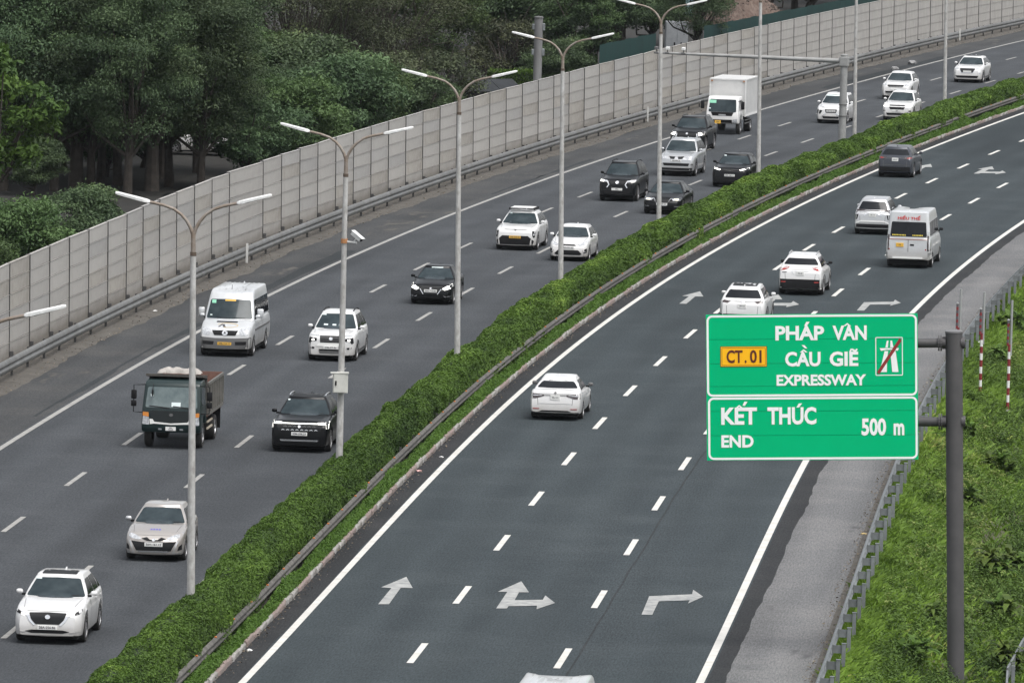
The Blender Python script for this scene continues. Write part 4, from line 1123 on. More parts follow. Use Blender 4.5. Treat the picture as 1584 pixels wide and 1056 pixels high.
P = dims('sedan', L=4.85, W=1.86, H=1.48, wb=2.9, xr1=3.55, xr0=4.25, r=.34)
root, bvh, _ = car('sedan', P, M_black, 50.7, 5.36, False, 'black sedan with chrome V grille line half behind the fifth lamp post', 'car', ptxt='30F-381.20', plz=0.50, group=G,
    front=[('grille', [(-.42, .74), (.42, .74), (.24, .50), (-.24, .50)], M_grille, {}),
           ('chrome_line', [(.42, .775), (.92, .80), (.92, .78), (.44, .745), (.20, .455), (-.01, .455), (-.01, .43), (.22, .43)], M_chrome, dict(mir=True, off=.015)),
           ('headlight', [(.48, .745), (.93, .77), (.93, .685), (.55, .67)], M_lamp, dict(mir=True)),
           ('headlight_bulb', [(.60, .74), (.82, .75), (.82, .70), (.62, .70)], M_fog, dict(mir=True, off=.015)),
           ('fog_light', [(.64, .42), (.88, .43), (.88, .395), (.66, .385)], M_chrome, dict(mir=True))])

P = dims('bigsuv', L=4.72, W=1.85, H=1.84)
root, bvh, _ = car('sport_utility_vehicle', P, M_silver, 79.3, 8.88, False, 'silver SUV with raised bonnet scoop and dark grille slots behind the fifth lamp post', 'car', ptxt='30E-094.16', plz=0.80, group=G, rail=M_silver,
    front=[('grille', [(.06, 1.0), (.42, 1.02), (.34, .90), (.12, .88)], M_blk, dict(mir=True)),
           ('headlight', [(.46, 1.0), (.93, 1.04), (.93, .93), (.60, .88)], M_lamp, dict(mir=True)),
           ('lower_intake', [(-.74, .68), (.74, .68), (.68, .54), (-.68, .54)], M_blk, {}), ('fog_light', [(.76, .66), (.92, .67), (.92, .58), (.78, .58)], M_grey, dict(mir=True)),
           ('bumper_lip', [(-.9, .44), (.9, .44), (.86, .33), (-.86, .33)], M_blk, {})])

P = dims('suv', L=4.6, W=1.88, H=1.62, zn=.98)
root, bvh, _ = car('sport_utility_vehicle', P, M_black, 72.0, 5.06, False, 'black SUV with slim white light strips nearest the hedge beside the sixth lamp post', 'car', ptxt='30K-268.11', plz=0.62, group=G,
    front=[('headlight', [(.50, .905), (.93, 1.0), (.955, .955), (.56, .855)], M_lit, dict(mir=True)), ('badge_strip', [(-.48, .90), (0, .86), (.48, .90), (0, .845)], M_grey, {}),
           ('lower_intake', [(-.8, .50), (.8, .50), (.7, .30), (-.7, .30)], M_blk, {})])
sticker(bvh, root, 4.6, -.58, 1.47, .12, .04)

P = dims('bigsuv', L=4.85, W=1.90, H=1.82)
root, bvh, _ = car('sport_utility_vehicle', P, M_black, 100.0, 11.64, False, 'large black SUV with bright headlights in the outer lane ahead of the box truck', 'car', ptxt='', plz=0.60, group=G, rail=M_black,
    front=[('headlight', [(.62, 1.03), (.94, 1.06), (.94, .92), (.70, .88)], M_lit, dict(mir=True)),
           ('chrome_strip', [(.54, .98), (.60, .98), (.66, .70), (.58, .68)], M_chrome, dict(mir=True, off=.014)), ('grille', [(-.5, 1.0), (.5, 1.0), (.44, .72), (-.44, .72)], M_grille, {})])
emblem(bvh, root, 4.85, .97, .05, M_chrome)

P = dims('mpv', L=4.48, W=1.75, H=1.70)
root, bvh, _ = car('multi_purpose_vehicle', P, M_white, 131.1, 8.59, False, 'white MPV with black X-shaped front seen behind the camera gantry post', 'car', ptxt='30F-702.18', plz=0.72, group=G,
    front=[('grille', [(-.40, .82), (.40, .82), (.34, .62), (-.34, .62)], M_grille, {}), ('headlight', [(.56, .74), (.90, .80), (.92, .60), (.70, .54)], M_blk, dict(mir=True)),
           ('daytime_light', [(.46, .97), (.94, 1.0), (.94, .965), (.48, .935)], M_lamp, dict(mir=True)), ('lower_intake', [(-.55, .42), (.55, .42), (.5, .30), (-.5, .30)], M_blk, {}),
           ('shield_trim', [(.30, .60), (.40, .60), (.62, .40), (.52, .40)], M_chrome, dict(mir=True, off=.014))])
sticker(bvh, root, 4.48, -.58, 1.50, 1.1, .06)

P = dims('suv', L=4.2, W=1.79, H=1.65, wb=2.5, xr1=3.75, xr0=4.08)
root, bvh, _ = car('sport_utility_vehicle', P, M_white, 159.1, 9.2, False, 'white compact SUV with wide black grille behind another white SUV', 'car', ptxt='30K', plz=0.60, group=G,
    front=[('grille', [(-.54, .90), (.54, .90), (.56, .84), (.46, .76), (-.46, .76), (-.56, .84)], M_blk, {}), ('headlight', [(.60, .94), (.94, .98), (.94, .86), (.64, .84)], M_lamp, dict(mir=True)),
           ('skid_plate', [(-.60, .40), (.60, .40), (.5, .30), (-.5, .30)], M_silver, {}), ('lower_intake', [(-.7, .52), (.7, .52), (.64, .41), (-.64, .41)], M_blk, {})])

P = dims('suv', L=4.25, W=1.78, H=1.68, wb=2.55, xr1=3.80, xr0=4.12)
root, bvh, _ = car('sport_utility_vehicle', P, M_white, 136.5, 5.58, False, 'white rounded SUV with split grille partly hidden by the hedge', 'car', ptxt='30F', plz=0.58, group=G,
    front=[('grille', [(-.50, .92), (.50, .92), (.48, .86), (-.48, .86)], M_blk, {}), ('grille', [(-.52, .80), (.52, .80), (.44, .66), (-.44, .66)], M_blk, {}),
           ('headlight', [(.60, .96), (.92, 1.0), (.94, .82), (.66, .82)], M_lit, dict(mir=True)), ('lower_intake', [(-.7, .46), (.7, .46), (.62, .34), (-.62, .34)], M_blk, {}), ('fog_light', [(.74, .62), (.9, .62), (.9, .54), (.76, .54)], M_blk, dict(mir=True))])

P = dims('suv', L=4.48, W=1.85, H=1.65, wb=2.67)
root, bvh, _ = car('sport_utility_vehicle', P, M_white, 182.0, 8.35, False, 'white SUV with black glass roof, farthest vehicle in the left carriageway', 'car', ptxt='', plz=0.72, group=G, roofmat=M_blkroof, trim_low=M_grey,
    front=[('grille', [(-.50, .92), (.50, .92), (.54, .84), (.40, .64), (-.40, .64), (-.54, .84)], M_grille, {}), ('grille_frame', [(-.54, .84), (-.40, .63), (.40, .63), (.54, .84), (.50, .84), (.38, .655), (-.38, .655), (-.50, .84)], M_chrome, dict(off=.014, rnd=0)),
           ('headlight', [(.60, .93), (.94, .97), (.94, .86), (.62, .84)], M_lamp, dict(mir=True)), ('fog_light', [(.74, .66), (.92, .68), (.90, .56), (.78, .56)], M_lamp, dict(mir=True)), ('lower_intake', [(-.8, .46), (.8, .46), (.7, .32), (-.7, .32)], M_blk, {})])

# ---- minibuses
VAN = dict(L=5.6, W=1.96, H=2.42, fo=0.98, wb=3.35, r=0.34, zg=0.27, zn=1.10, zh=1.30, zb=1.34, xw0=0.98, xw1=1.62, xr1=5.42, xr0=5.56, wr=0.80, wb_=0.94, bulge=0.02, bowf=0.20, bowr=0.06,
           rake_f=0.16, rake_r=0.02, fw=0.86, rw=0.93, zwt=2.02, zst=2.02, zrt=2.0, cuts=[0.20, 0.46, 0.73],
           roof=[(0, 2.20), (1.62, 2.22), (2.1, 2.335), (5.3, 2.335), (5.6, 2.30)])
root, bvh, _ = car('minibus', VAN, M_vanwhite, -33.8, 12.05, False, 'pale silver minibus with dark grille and orange number plate in the outer lane', 'minibus', plate='y', ptxt='29B-124.75', plz=0.50, group=G,
    front=[('grille', [(-.50, .98), (.50, .98), (.40, .80), (-.40, .80)], M_blk, {}), ('headlight', [(.52, .97), (.60, 1.05), (.93, 1.09), (.95, .84), (.60, .80)], M_lamp, dict(mir=True)),
           ('bumper', [(-.97, .74), (-.4, .70), (.4, .70), (.97, .74), (.94, .32), (-.94, .32)], M_grey, dict(off=.02, rnd=.04)), ('lower_intake', [(.40, .58), (.84, .60), (.82, .48), (.42, .46)], M_blk, dict(mir=True, off=.028)),
           ('bonnet_vent', [(-.40, 1.275), (.40, 1.275), (.40, 1.24), (-.40, 1.24)], M_blk, {}),
           ('emblem', [(.11 * math.cos(a), .89 + .085 * math.sin(a)) for a in np.linspace(0, 2 * math.pi, 15)[:-1]], M_chrome, dict(off=.02, rnd=0))])
decal(bvh, [(-.05, .86), (0, .955), (.05, .86), (0, .885)], 'f', 5.6, 'emblem_star', M_blk, root, off=.032, skirt=0)
for pts_ in ([(-.30, 1.10), (-.16, 1.19), (-.12, 1.19), (-.22, 1.10)], [(-.14, 1.16), (-.08, 1.19), (.0, 1.10), (-.10, 1.10)]): decal(bvh, pts_, 'f', 5.6, 'bonnet_logo', M_ptext, root, off=.008, skirt=0)
sw = [(.40 * math.cos(a) + .05, 1.15 + .075 * math.sin(a)) for a in np.linspace(-1.9, 2.8, 16)]; sw2 = [(.375 * math.cos(a) + .05, 1.15 + .06 * math.sin(a)) for a in np.linspace(2.8, -1.9, 16)]
decal(bvh, sw + sw2, 'f', 5.6, 'bonnet_logo_ring', M_gold_txt, root, off=.007, skirt=0)
sticker(bvh, root, 5.6, -.70, 1.88, .16, .12, M_gsticker); sticker(bvh, root, 5.6, -.20, 1.97, .40, .055, M_pyel); sticker(bvh, root, 5.6, -.72, 1.44, .08, .04)
MB().tube([(1.05, 0, 2.38), (1.0, 0, 2.55)], .008, 5).build('antenna', M_blk, root)
for y in np.linspace(-.55, .55, 7): decal(bvh, [(-2.4, y - .03), (.55, y - .03), (.55, y + .03), (-2.4, y + .03)], 't', 5.6, 'roof_rib', M_vanwhite, root, off=.009, grid=.6, rnd=0)
for sg in (1, -1):
    b_ = MB(); b_.box(1.10, 1.22, min(sg * .98, sg * 1.22), max(sg * .98, sg * 1.22), 1.36, 1.70); b_.build('wide_mirror', M_vanwhite, root, .05, 50)
    decal(bvh, [(X_, .92) for X_ in (-2.5, 1.6)] + [(1.6, .99), (-2.5, .99)], 'l' if sg > 0 else 'r', 5.6, 'side_moulding', M_grey, root, off=.015, grid=.4)

VAN2 = dict(VAN, L=5.78, W=1.98, H=2.50, fo=0.95, wb=3.55, xr1=5.60, xr0=5.74, wr=0.84, zg=.32, zb=1.38, zrt=2.02, roof=[(0, 2.25), (1.62, 2.27), (2.1, 2.42), (5.78, 2.42)], rglass=-.02)
root, bvh, _ = car('minibus', VAN2, M_vanwhite, 22.7, -9.17, True, 'silver minibus with red lettering above its dark rear window', 'minibus', plate='y', ptxt='29B', prz=1.02, ppos=.36, group=GR, mirror=M_blk,
    rear=[('taillight', [(.83, 1.45), (.975, 1.43), (.975, .78), (.85, .78)], M_taildark, dict(mir=True, off=.012)),
          ('marker_light', [(.80, 1.62), (.91, 1.60), (.91, 1.48), (.80, 1.48)], M_lamp, dict(mir=True)), ('door_handle', [(-.26, .99), (-.08, .99), (-.08, 1.06), (-.26, 1.06)], M_blk, {}),
          ('bumper', [(-.97, .70), (.97, .70), (.97, .42), (-.97, .42)], M_vanwhite, dict(off=.10, rnd=.03)), ('bumper_step', [(-.66, .52), (.66, .52), (.66, .44), (-.66, .44)], M_pwhite, dict(off=.125)),
          ('body_stripe', [(-.84, 1.285), (.84, 1.285), (.84, 1.25), (-.84, 1.25)], mat('brown_stripe', (.16, .06, .045), .5), dict(rnd=0)), ('door_gap', [(-.01, .72), (.01, .72), (.01, 1.24), (-.01, 1.24)], M_grey, dict(rnd=0))])
for sg in (1, -1): decal(bvh, [(sg * .80 - .0, .80), (sg * .80 + .06, .80), (sg * .80 + .06, .86), (sg * .80, .86)], 'b', 5.78, 'reflector', M_tail, root)
def rear_text(body, z, y, size, m, bold=.004, xs=1.2):
    t = text_mesh('lettering', body, size, m, root, bold, .002, xscale=xs)
    h1 = bvh.ray_cast(Vector((-6, y, z - size * .4)), Vector((1, 0, 0)))[0]; h2 = bvh.ray_cast(Vector((-6, y, z + size * .4)), Vector((1, 0, 0)))[0]
    t.location = (min(h1.x, h2.x) - .018, y, z); t.rotation_euler = (math.pi / 2 - math.atan2(h2.x - h1.x, h2.z - h1.z) * 1, 0, -math.pi / 2)
    return t
rear_text('HIẾU THẾ', 2.17, 0, .165, M_red_txt, .005, 1.35)
for y0 in list(np.linspace(.12, .66, 9)) + list(np.linspace(-.62, -.22, 7)): decal(bvh, [(y0, 1.42), (y0 + .045, 1.42), (y0 + .045, 1.47), (y0, 1.47)], 'b', 5.78, 'window_decal', M_yel_txt, root, off=.012, rnd=0, skirt=0)
lt = MB(); lt.box(-2.86, -2.80, -.12, .12, 2.02, 2.06); lt.build('brake_lamp', M_lamp, root, .01)

VAN3 = dict(VAN, H=2.40)
root, bvh, _ = car('minibus', VAN3, M_vanwhite, -145.2, -9.17, True, 'silver minibus roof just entering at the bottom edge of the right carriageway', 'minibus', plate='y', ptxt='', prz=1.0, group=GR)
for y in np.linspace(-.55, .55, 7): decal(bvh, [(-2.4, y - .03), (.70, y - .03), (.70, y + .03), (-2.4, y + .03)], 't', 5.6, 'roof_rib', M_vanwhite, root, off=.009, grid=.6, rnd=0)

# ---- going away, right carriageway
P = dims('sedan', L=4.70, W=1.80, H=1.46, wb=2.69, r=.325, zg=.20, zd=1.05, xw0=1.3, xw1=2.1, xr1=3.40, xr0=4.10, rake_r=.05, rw=.88)
root, bvh, _ = car('sedan', P, M_white, -54.0, -2.15, True, 'white sedan with smoked tail lamps driving away in the lane beside the median', 'car', ptxt='30L-121', prz=.80, group=GR, mirror=M_grey,
    rear=[('taillight', [(.42, .885), (.93, .94), (.95, .76), (.74, .76), (.42, .845)], M_taildark, dict(mir=True)), ('lamp_strip', [(.50, .872), (.86, .885), (.86, .845), (.50, .858)], M_lamp, dict(mir=True, off=.014)),
          ('chrome_strip', [(-.42, .872), (.42, .872), (.42, .857), (-.42, .857)], M_grey, {}), ('diffuser', [(-.74, .26), (-.50, .36), (.50, .36), (.74, .26)], M_blk, {}),
          ('reflector', [(.58, .425), (.86, .43), (.84, .40), (.62, .395)], M_tail, dict(mir=True)), ('bumper_crease', [(-.62, .60), (.62, .60), (.60, .59), (-.60, .59)], M_silver, {})])
emblem(bvh, root, 4.7, .955, .035, M_grey, 'b')

P = dims('suv', L=4.55, W=1.84, H=1.67, rw=.84)
root, bvh, _ = car('sport_utility_vehicle', P, M_white, -12.8, -5.42, True, 'white SUV with black roof half hidden by the top edge of the green sign', 'car', ptxt='30H-25', prz=.88, group=GR, roofmat=M_blkroof, trim_low=M_blk,
    rear=[('taillight', [(.50, 1.06), (.94, 1.12), (.95, 1.02), (.64, .98)], M_taildark, dict(mir=True)), ('bumper_trim', [(-.95, .56), (.95, .56), (.9, .28), (-.9, .28)], M_blk, {})])
emblem(bvh, root, 4.55, 1.06, .05, M_chrome, 'b')

P = dims('suv', L=4.6, W=1.86, H=1.70, zb=1.12, rw=.88, rglass=.10)
root, bvh, _ = car('sport_utility_vehicle', P, M_white, 4.9, -6.17, True, 'white SUV with bright red tail lamp and black lower bumper left of the lettered minibus', 'car', ptxt='30L-86', prz=.92, group=GR, rail=M_silver, mirror=M_blk, trim_low=M_blk,
    rear=[('taillight', [(.50, 1.17), (.66, 1.19), (.95, 1.12), (.97, 1.02), (.72, 1.04), (.54, 1.12)], M_tail, dict(mir=True)), ('bumper', [(-.97, .68), (.97, .68), (.94, .22), (-.94, .22)], M_blk, dict(off=.02)),
          ('reflector', [(.62, .59), (.86, .59), (.84, .55), (.66, .54)], M_tail, dict(mir=True, off=.03)), ('plate_recess', [(-.38, 1.03), (.38, 1.03), (.42, 1.01), (.30, .86), (.28, .86), (.36, 1.0), (-.36, 1.0)], M_silver, {}),
          ('badge', [(.60, .98), (.82, .98), (.80, .94), (.62, .94)], M_grey, {})])

P = dims('mpv', L=4.48, W=1.75, H=1.70, zb=1.08, rw=.88)
root, bvh, _ = car('multi_purpose_vehicle', P, M_silver, 42.3, -5.58, True, 'silver MPV with dark tail lamp band partly hidden by the minibus', 'car', ptxt='30L-19', prz=.92, group=GR,
    rear=[('taillight', [(.40, 1.14), (.95, 1.16), (.97, 1.0), (.84, 1.0), (.80, 1.08), (.40, 1.10)], M_taildark, dict(mir=True)), ('lamp_band', [(-.40, 1.13), (.40, 1.13), (.40, 1.10), (-.40, 1.10)], M_taildark, {}),
          ('plate_trim', [(-.50, .86), (-.30, 1.02), (.30, 1.02), (.50, .86), (.44, .86), (.26, .99), (-.26, .99), (-.44, .86)], M_chrome, dict(off=.012, rnd=0)),
          ('corner_trim', [(.74, .95), (.96, .90), (.97, .66), (.80, .72)], M_blk, dict(mir=True)), ('bumper_strip', [(-.92, .56), (-.6, .66), (.6, .66), (.92, .56), (.9, .52), (.6, .60), (-.6, .60), (-.9, .52)], M_pwhite, dict(off=.014)),
          ('bumper', [(-.95, .50), (.95, .50), (.9, .27), (-.9, .27)], M_blk, {})])

P = dims('suv', L=4.5, W=1.82, H=1.62, zb=1.08, rw=.87)
root, bvh, _ = car('sport_utility_vehicle', P, M_darkgrey, 84.7, -1.63, True, 'dark grey SUV with white plate, farthest vehicle in the right carriageway', 'car', ptxt='30K-55', prz=.93, group=GR,
    rear=[('taillight', [(.48, 1.04), (.94, 1.12), (.96, 1.0), (.56, .96)], M_taildark, dict(mir=True)), ('reflector', [(.66, 1.02), (.92, 1.07), (.92, 1.0), (.68, .98)], M_tail, dict(mir=True, off=.014)), ('badge_line', [(-.46, 1.02), (0, .98), (.46, 1.02), (0, .965)], M_grey, {}),
          ('bumper', [(-.95, .56), (.95, .56), (.9, .27), (-.9, .27)], M_blk, {}), ('bumper_line', [(-.9, .66), (.9, .66), (.9, .645), (-.9, .645)], M_grey, {})])

# ---- trucks
def truck_root(name, s, d, L, fo, label):
    h = float(heading(s)) + math.pi
    root = empty(name, Rv(s + L / 2 - fo, d), h)
    tag(root, label, 'truck', G)
    return root
def cab_mesh(root, L, W, prof, paint, taper=0.93):
    """cab from its side outline, slightly narrower towards the roof"""
    zmax = max(p[1] for p in prof); zmin = min(p[1] for p in prof)
    b = MB(); b.prism(prof, -W / 2, W / 2)
    b.v = [(x, y * (1 - (1 - taper) * max(0, (z - 1.4) / (zmax - 1.4))), z) for x, y, z in b.v]
    o = b.build('cab', paint, root, bevel=0.07, smooth=40, seg=3)
    me = o.data
    return o, BVHTree.FromPolygons([v.co.copy() for v in me.vertices], [tuple(p.vertices) for p in me.polygons])
# dark green dump truck
L = 5.6; W = 1.95; x0 = L / 2
root = truck_root('dump_truck', -68.7, 9.21, L, 0.95, 'dark green dump truck with a bundled tarpaulin on its load bed in the middle lane')
cab, bvh = cab_mesh(root, L, W, [(x0 - .06, .55), (x0, .72), (x0 - .02, 1.30), (x0 - .26, 2.10), (x0 - .42, 2.22), (x0 - 1.45, 2.26), (x0 - 1.62, 2.1), (x0 - 1.62, .75), (x0 - 1.42, .75), (x0 - 1.36, 1.0), (x0 - 1.05, 1.12), (x0 - .70, 1.0), (x0 - .56, .55)], M_truckgreen)
hw = W / 2
def fd(nm, poly, m, off=.008, rnd=.015, mir=False, vw='f', **k):
    for sg in ((1, -1) if mir else (1,)): decal(bvh, [(sg * y * hw if vw in 'fb' else y, z) for y, z in poly], vw, L, nm, m, root, off=off, rnd=rnd, **k)
fd('windshield', [(-.88, 1.36), (.88, 1.36), (.82, 2.02), (-.82, 2.02)], mat('truck_glass', (.075, .105, .11), .08, noise=1, col2=(.14, .175, .175), scale=2.5, spec=.6), rnd=.07)
fd('front_panel', [(-.72, 1.27), (.72, 1.27), (.66, .88), (-.66, .88)], mat('cab_front_black', (.012, .016, .017), .35), rnd=.05)
fd('bumper', [(-.96, .80), (.96, .80), (.94, .50), (-.94, .50)], M_truckgreen, off=.035, rnd=.03)
fd('chrome_trim', [(-.72, .99), (-.62, .99), (-.56, .90), (0, .86), (.56, .90), (.62, .99), (.72, .99), (.70, .82), (.56, .84), (0, .815), (-.56, .84), (-.70, .82)], M_pwhite, off=.045, rnd=.01)
fd('headlight', [(.74, 1.05), (.94, 1.08), (.96, .82), (.72, .80)], M_lamp, mir=True, off=.04)
fd('indicator', [(.76, 1.20), (.95, 1.22), (.95, 1.09), (.75, 1.06)], M_amber, mir=True, off=.03)
fd('fog_light', [(.30, .70), (.42, .70), (.42, .645), (.30, .645)], M_lamp, mir=True, off=.045)
emblem(bvh, root, L, 1.13, .05, M_grey)
fd('side_window', [(x0 - .55, 1.42), (x0 - 1.30, 1.42), (x0 - 1.30, 1.98), (x0 - .52, 2.0), (x0 - .40, 1.62)], M_glass, vw='l'); fd('side_window', [(x0 - .55, 1.42), (x0 - 1.30, 1.42), (x0 - 1.30, 1.98), (x0 - .52, 2.0), (x0 - .40, 1.62)], M_glass, vw='r')
for vw in 'lr':
    fd('door_seam', [(x0 - 1.36, 1.1), (x0 - 1.345, 1.1), (x0 - 1.345, 2.1), (x0 - 1.36, 2.1)], M_blk, vw=vw, skirt=0); fd('door_handle', [(x0 - 1.30, 1.25), (x0 - 1.12, 1.25), (x0 - 1.12, 1.29), (x0 - 1.30, 1.29)], M_blk, vw=vw, off=.03)
sticker(bvh, root, L, -.70, 1.72, .10, .07); sticker(bvh, root, L, .0, 1.40, .30, .14)
for y0 in (-.75, .05): fd('wiper', [(y0, 1.40), (y0 + .7, 1.34), (y0 + .7, 1.365), (y0, 1.425)], M_blk, off=.02)
pb = MB(); pb.box(x0 + .04, x0 + .055, -.17, .17, .62, .75); po = pb.build('number_plate', M_pwhite, root, .006)
t = text_mesh('plate_text', '29H\n910.43', .055, M_ptext, po, .001, .002); t.location = (x0 + .058, 0, .685); t.rotation_euler = (math.pi / 2, 0, math.pi / 2)
for sg in (1, -1):
    mb = MB(); y = sg * (hw + .02); mb.tube([(x0 - .30, sg * hw * .9, 2.08), (x0 - .05, y + sg * .25, 2.08), (x0 - .05, y + sg * .25, 1.20), (x0 - .10, sg * hw * .95, 1.18)], .018, 6); mo = mb.build('mirror_bracket', M_blk, root)
    for z0, z1 in ((1.62, 1.92), (1.38, 1.58)):
        mb = MB(); mb.box(x0 - .11, x0 - .03, y + sg * .25 - .09, y + sg * .25 + .09, z0, z1); mb.build('mirror', M_blk, mo, .03, 50)
mb = MB(); mb.lathe([(0.001, -.03), (.10, -.02), (.12, .02), (.001, .03)], 14, 'y', (x0 - .0, -.62, 1.85)); mb.tube([(x0 - .02, -.62, 1.95), (x0 - .2, -.62, 2.12)], .012, 5); mb.build('round_mirror', M_blk, root, smooth=50)
mb = MB(); mb.box(-L / 2 + .1, x0 - .6, -.42, -.30, .62, .80).box(-L / 2 + .1, x0 - .6, .30, .42, .62, .80); mb.build('chassis_rail', M_under, root)
# tipping bed: floor, ribbed sides, headboard with canopy lip
M_bed = mat('bed_steel', (.045, .047, .046), .65, .1, noise=1, col2=(.09, .08, .07), scale=2.2); M_rust = mat('rusty_bed_inside', (.10, .052, .042), .85, noise=1, col2=(.22, .12, .09), scale=2)
bx0, bx1 = -L / 2, x0 - 1.72
bed = MB().box(bx0, bx1, -hw, hw, .95, 1.03).build('bed_floor', M_rust, root)
for sg in (1, -1):
    y0, y1 = sorted((sg * hw, sg * (hw - .05)))
    MB().box(bx0, bx1, y0, y1, 1.0301, 2.06).build('bed_side', M_bed, root)
    y0, y1 = sorted((sg * (hw - .051), sg * (hw - .06))); MB().box(bx0 + .06, bx1 - .06, y0, y1, 1.0301, 2.05).build('bed_lining', M_rust, root)
    rb = MB()
    for x in np.linspace(bx0 + .05, bx1 - .1, 9):
        a, c = sorted((sg * (hw + .001), sg * (hw + .06))); rb.box(x - .035, x + .035, a, c, 1.10, 1.99)
    a, c = sorted((sg * (hw + .001), sg * (hw + .05))); rb.box(bx0, bx1, a, c, 1.0, 1.09).box(bx0, bx1, a, c, 2.0, 2.09); rb.build('bed_rib', mat('bed_rib', (.17, .165, .15), .6, .1, noise=.4, scale=3), root)
MB().box(bx0 - .05, bx0 - .001, -hw, hw, 1.0, 2.10).build('tailgate', M_rust, root)
MB().prism([(bx1 + .001, 1.0), (bx1 + .06, 1.0), (bx1 + .06, 2.22), (x0 - .75, 2.32), (x0 - .75, 2.40), (bx1 + .001, 2.32)], -hw * .98, hw * .98).build('headboard', M_bed, root)
for sg in (1, -1):
    a, c = sorted((sg * (hw - .28), sg * (hw - .02))); MB().box(bx0 + .15, bx0 + .17, a, c, .25, .95).build('mud_flap', M_blk, root)
    st = MB()
    for z in (.50, .72): a, c = sorted((sg * (hw - .06), sg * (hw - .02))); st.box(-.55, .75, a, c, z, z + .06)
    st.build('side_guard', mat('pale_guard', (.45, .40, .32), .6), root)
MB().box(-.5, .35, -hw + .1, -.45, .55, .93).build('fuel_tank', M_grey, root, .05)
add_wheels(root, [x0 - .95], W - .30, .42, .24, 6, True); add_wheels(root, [x0 - .95 - 3.05], W - .40, .42, .40, 6, True)
# bundled tarpaulin lying on the headboard
tp = MB(); nx, ny = 8, 22
V = []; F = []
for i in range(nx + 1):
    for j in range(ny + 1):
        a = math.pi * i / nx; y = -.72 + 1.44 * j / ny
        e = math.sin(math.pi * j / ny) ** .35; k = .15 * e * (.75 + .7 * float(vnoise(j * .55, i * .3)))
        V.append((x0 - 1.25 - math.cos(a) * (.30 + .05 * math.sin(j)), y + .1, 2.41 + math.sin(a) * k * 1.25))
for i in range(nx):
    for j in range(ny): q = i * (ny + 1) + j; F.append((q, q + ny + 1, q + ny + 2, q + 1))
tp.add(V, F); o = tp.build('tarpaulin', mat('tarpaulin', (.42, .395, .365), .85, noise=1, col2=(.27, .25, .235), scale=5, bump=.5, bscale=12), None, smooth=60)
o.matrix_world = Matrix.Translation(root.location) @ Matrix.Rotation(root.rotation_euler[2], 4, 'Z')
tag(o, 'bundled pale tarpaulin lying on the dump truck above its cab', 'tarpaulin')

# white box truck
L = 6.1; W = 1.82; x0 = L / 2; hw = W / 2
root = truck_root('box_truck', 116.8, 12.44, L, 1.05, 'white box truck with grey cargo box and yellow number plate in the outer lane')
cab, bvh = cab_mesh(root, L, W, [(x0 - .04, .62), (x0, .75), (x0 - .01, 1.22), (x0 - .30, 2.02), (x0 - .42, 2.10), (x0 - 1.55, 2.10), (x0 - 1.62, 2.0), (x0 - 1.62, .75), (x0 - 1.50, .75), (x0 - 1.42, 1.0), (x0 - 1.08, 1.1), (x0 - .72, 1.0), (x0 - .60, .62)], M_truckwhite)
fd('windshield', [(-.86, 1.26), (.86, 1.26), (.80, 1.95), (-.80, 1.95)], M_glass, rnd=.07)
fd('grille', [(-.70, 1.25), (.70, 1.25), (.60, 1.05), (-.60, 1.05)], M_blk, rnd=.02); fd('maker_badge', [(-.22, 1.14), (.22, 1.14), (.22, 1.06), (-.22, 1.06)], M_silver, off=.016)
fd('lower_grille', [(-.62, .84), (.62, .84), (.60, .62), (-.60, .62)], M_blk, off=.012); fd('headlight', [(.66, .86), (.93, .90), (.93, .70), (.68, .68)], M_lamp, mir=True, off=.02)
fd('bumper', [(-.94, .66), (.94, .66), (.92, .40), (-.92, .40)], M_blk, off=.04)
sticker(bvh, root, L, -.76, 1.74, .38, .17, M_gsticker); sticker(bvh, root, L, -.78, 1.42, .12, .06)
for vw in 'lr': fd('side_window', [(x0 - .58, 1.32), (x0 - 1.36, 1.32), (x0 - 1.36, 1.90), (x0 - .54, 1.90), (x0 - .42, 1.55)], M_sglass, vw=vw); fd('door_seam', [(x0 - 1.41, 1.1), (x0 - 1.395, 1.1), (x0 - 1.395, 1.98), (x0 - 1.41, 1.98)], M_blk, vw=vw, skirt=0)
pb = MB(); pb.box(x0 + .03, x0 + .05, -.40, -.06, .62, .80); po = pb.build('number_plate', M_pyel, root, .006)
t = text_mesh('plate_text', '29H', .09, M_ptext, po, .001, .002); t.location = (x0 + .053, -.23, .71); t.rotation_euler = (math.pi / 2, 0, math.pi / 2)
for sg in (1, -1):
    mb = MB(); y = sg * (hw + .22); mb.box(x0 - .16, x0 - .06, y - .10, y + .10, 1.42, 1.86); mo = mb.build('mirror', M_blk, root, .04, 50)
    MB().tube([(x0 - .28, sg * hw * .9, 1.85), (x0 - .12, y, 1.88)], .015, 5).build('mirror_arm', M_blk, mo)
M_cargo = mat('cargo_panel', (.58, .58, .57), .5, .1, noise=1, col2=(.50, .50, .495), scale=1.2); M_cargot = mat('cargo_trim', (.66, .66, .65), .5)
cx0, cx1, cw = -L / 2, x0 - 1.72, 1.0
MB().box(cx0, cx1, -cw, cw, .98, 3.0).build('cargo_box', M_cargo, root)
tr = MB()
for y in (-cw, cw):
    for x in (cx0, cx1): tr.box(x - .03, x + .03, y - .03, y + .03, .95, 3.03)
    tr.box(cx0 + .031, cx1 - .031, y - .03, y + .03, 2.96, 3.03).box(cx0 + .031, cx1 - .031, y - .03, y + .03, .95, 1.05)
for x in (cx0, cx1): tr.box(x - .03, x + .03, -cw + .031, cw - .031, 2.96, 3.03)
tr.build('box_edge_trim', M_cargot, root)
lm = MB()
for y in (-.9, .9): lm.box(cx1 + .031, cx1 + .06, y - .06, y + .06, 2.86, 2.94)
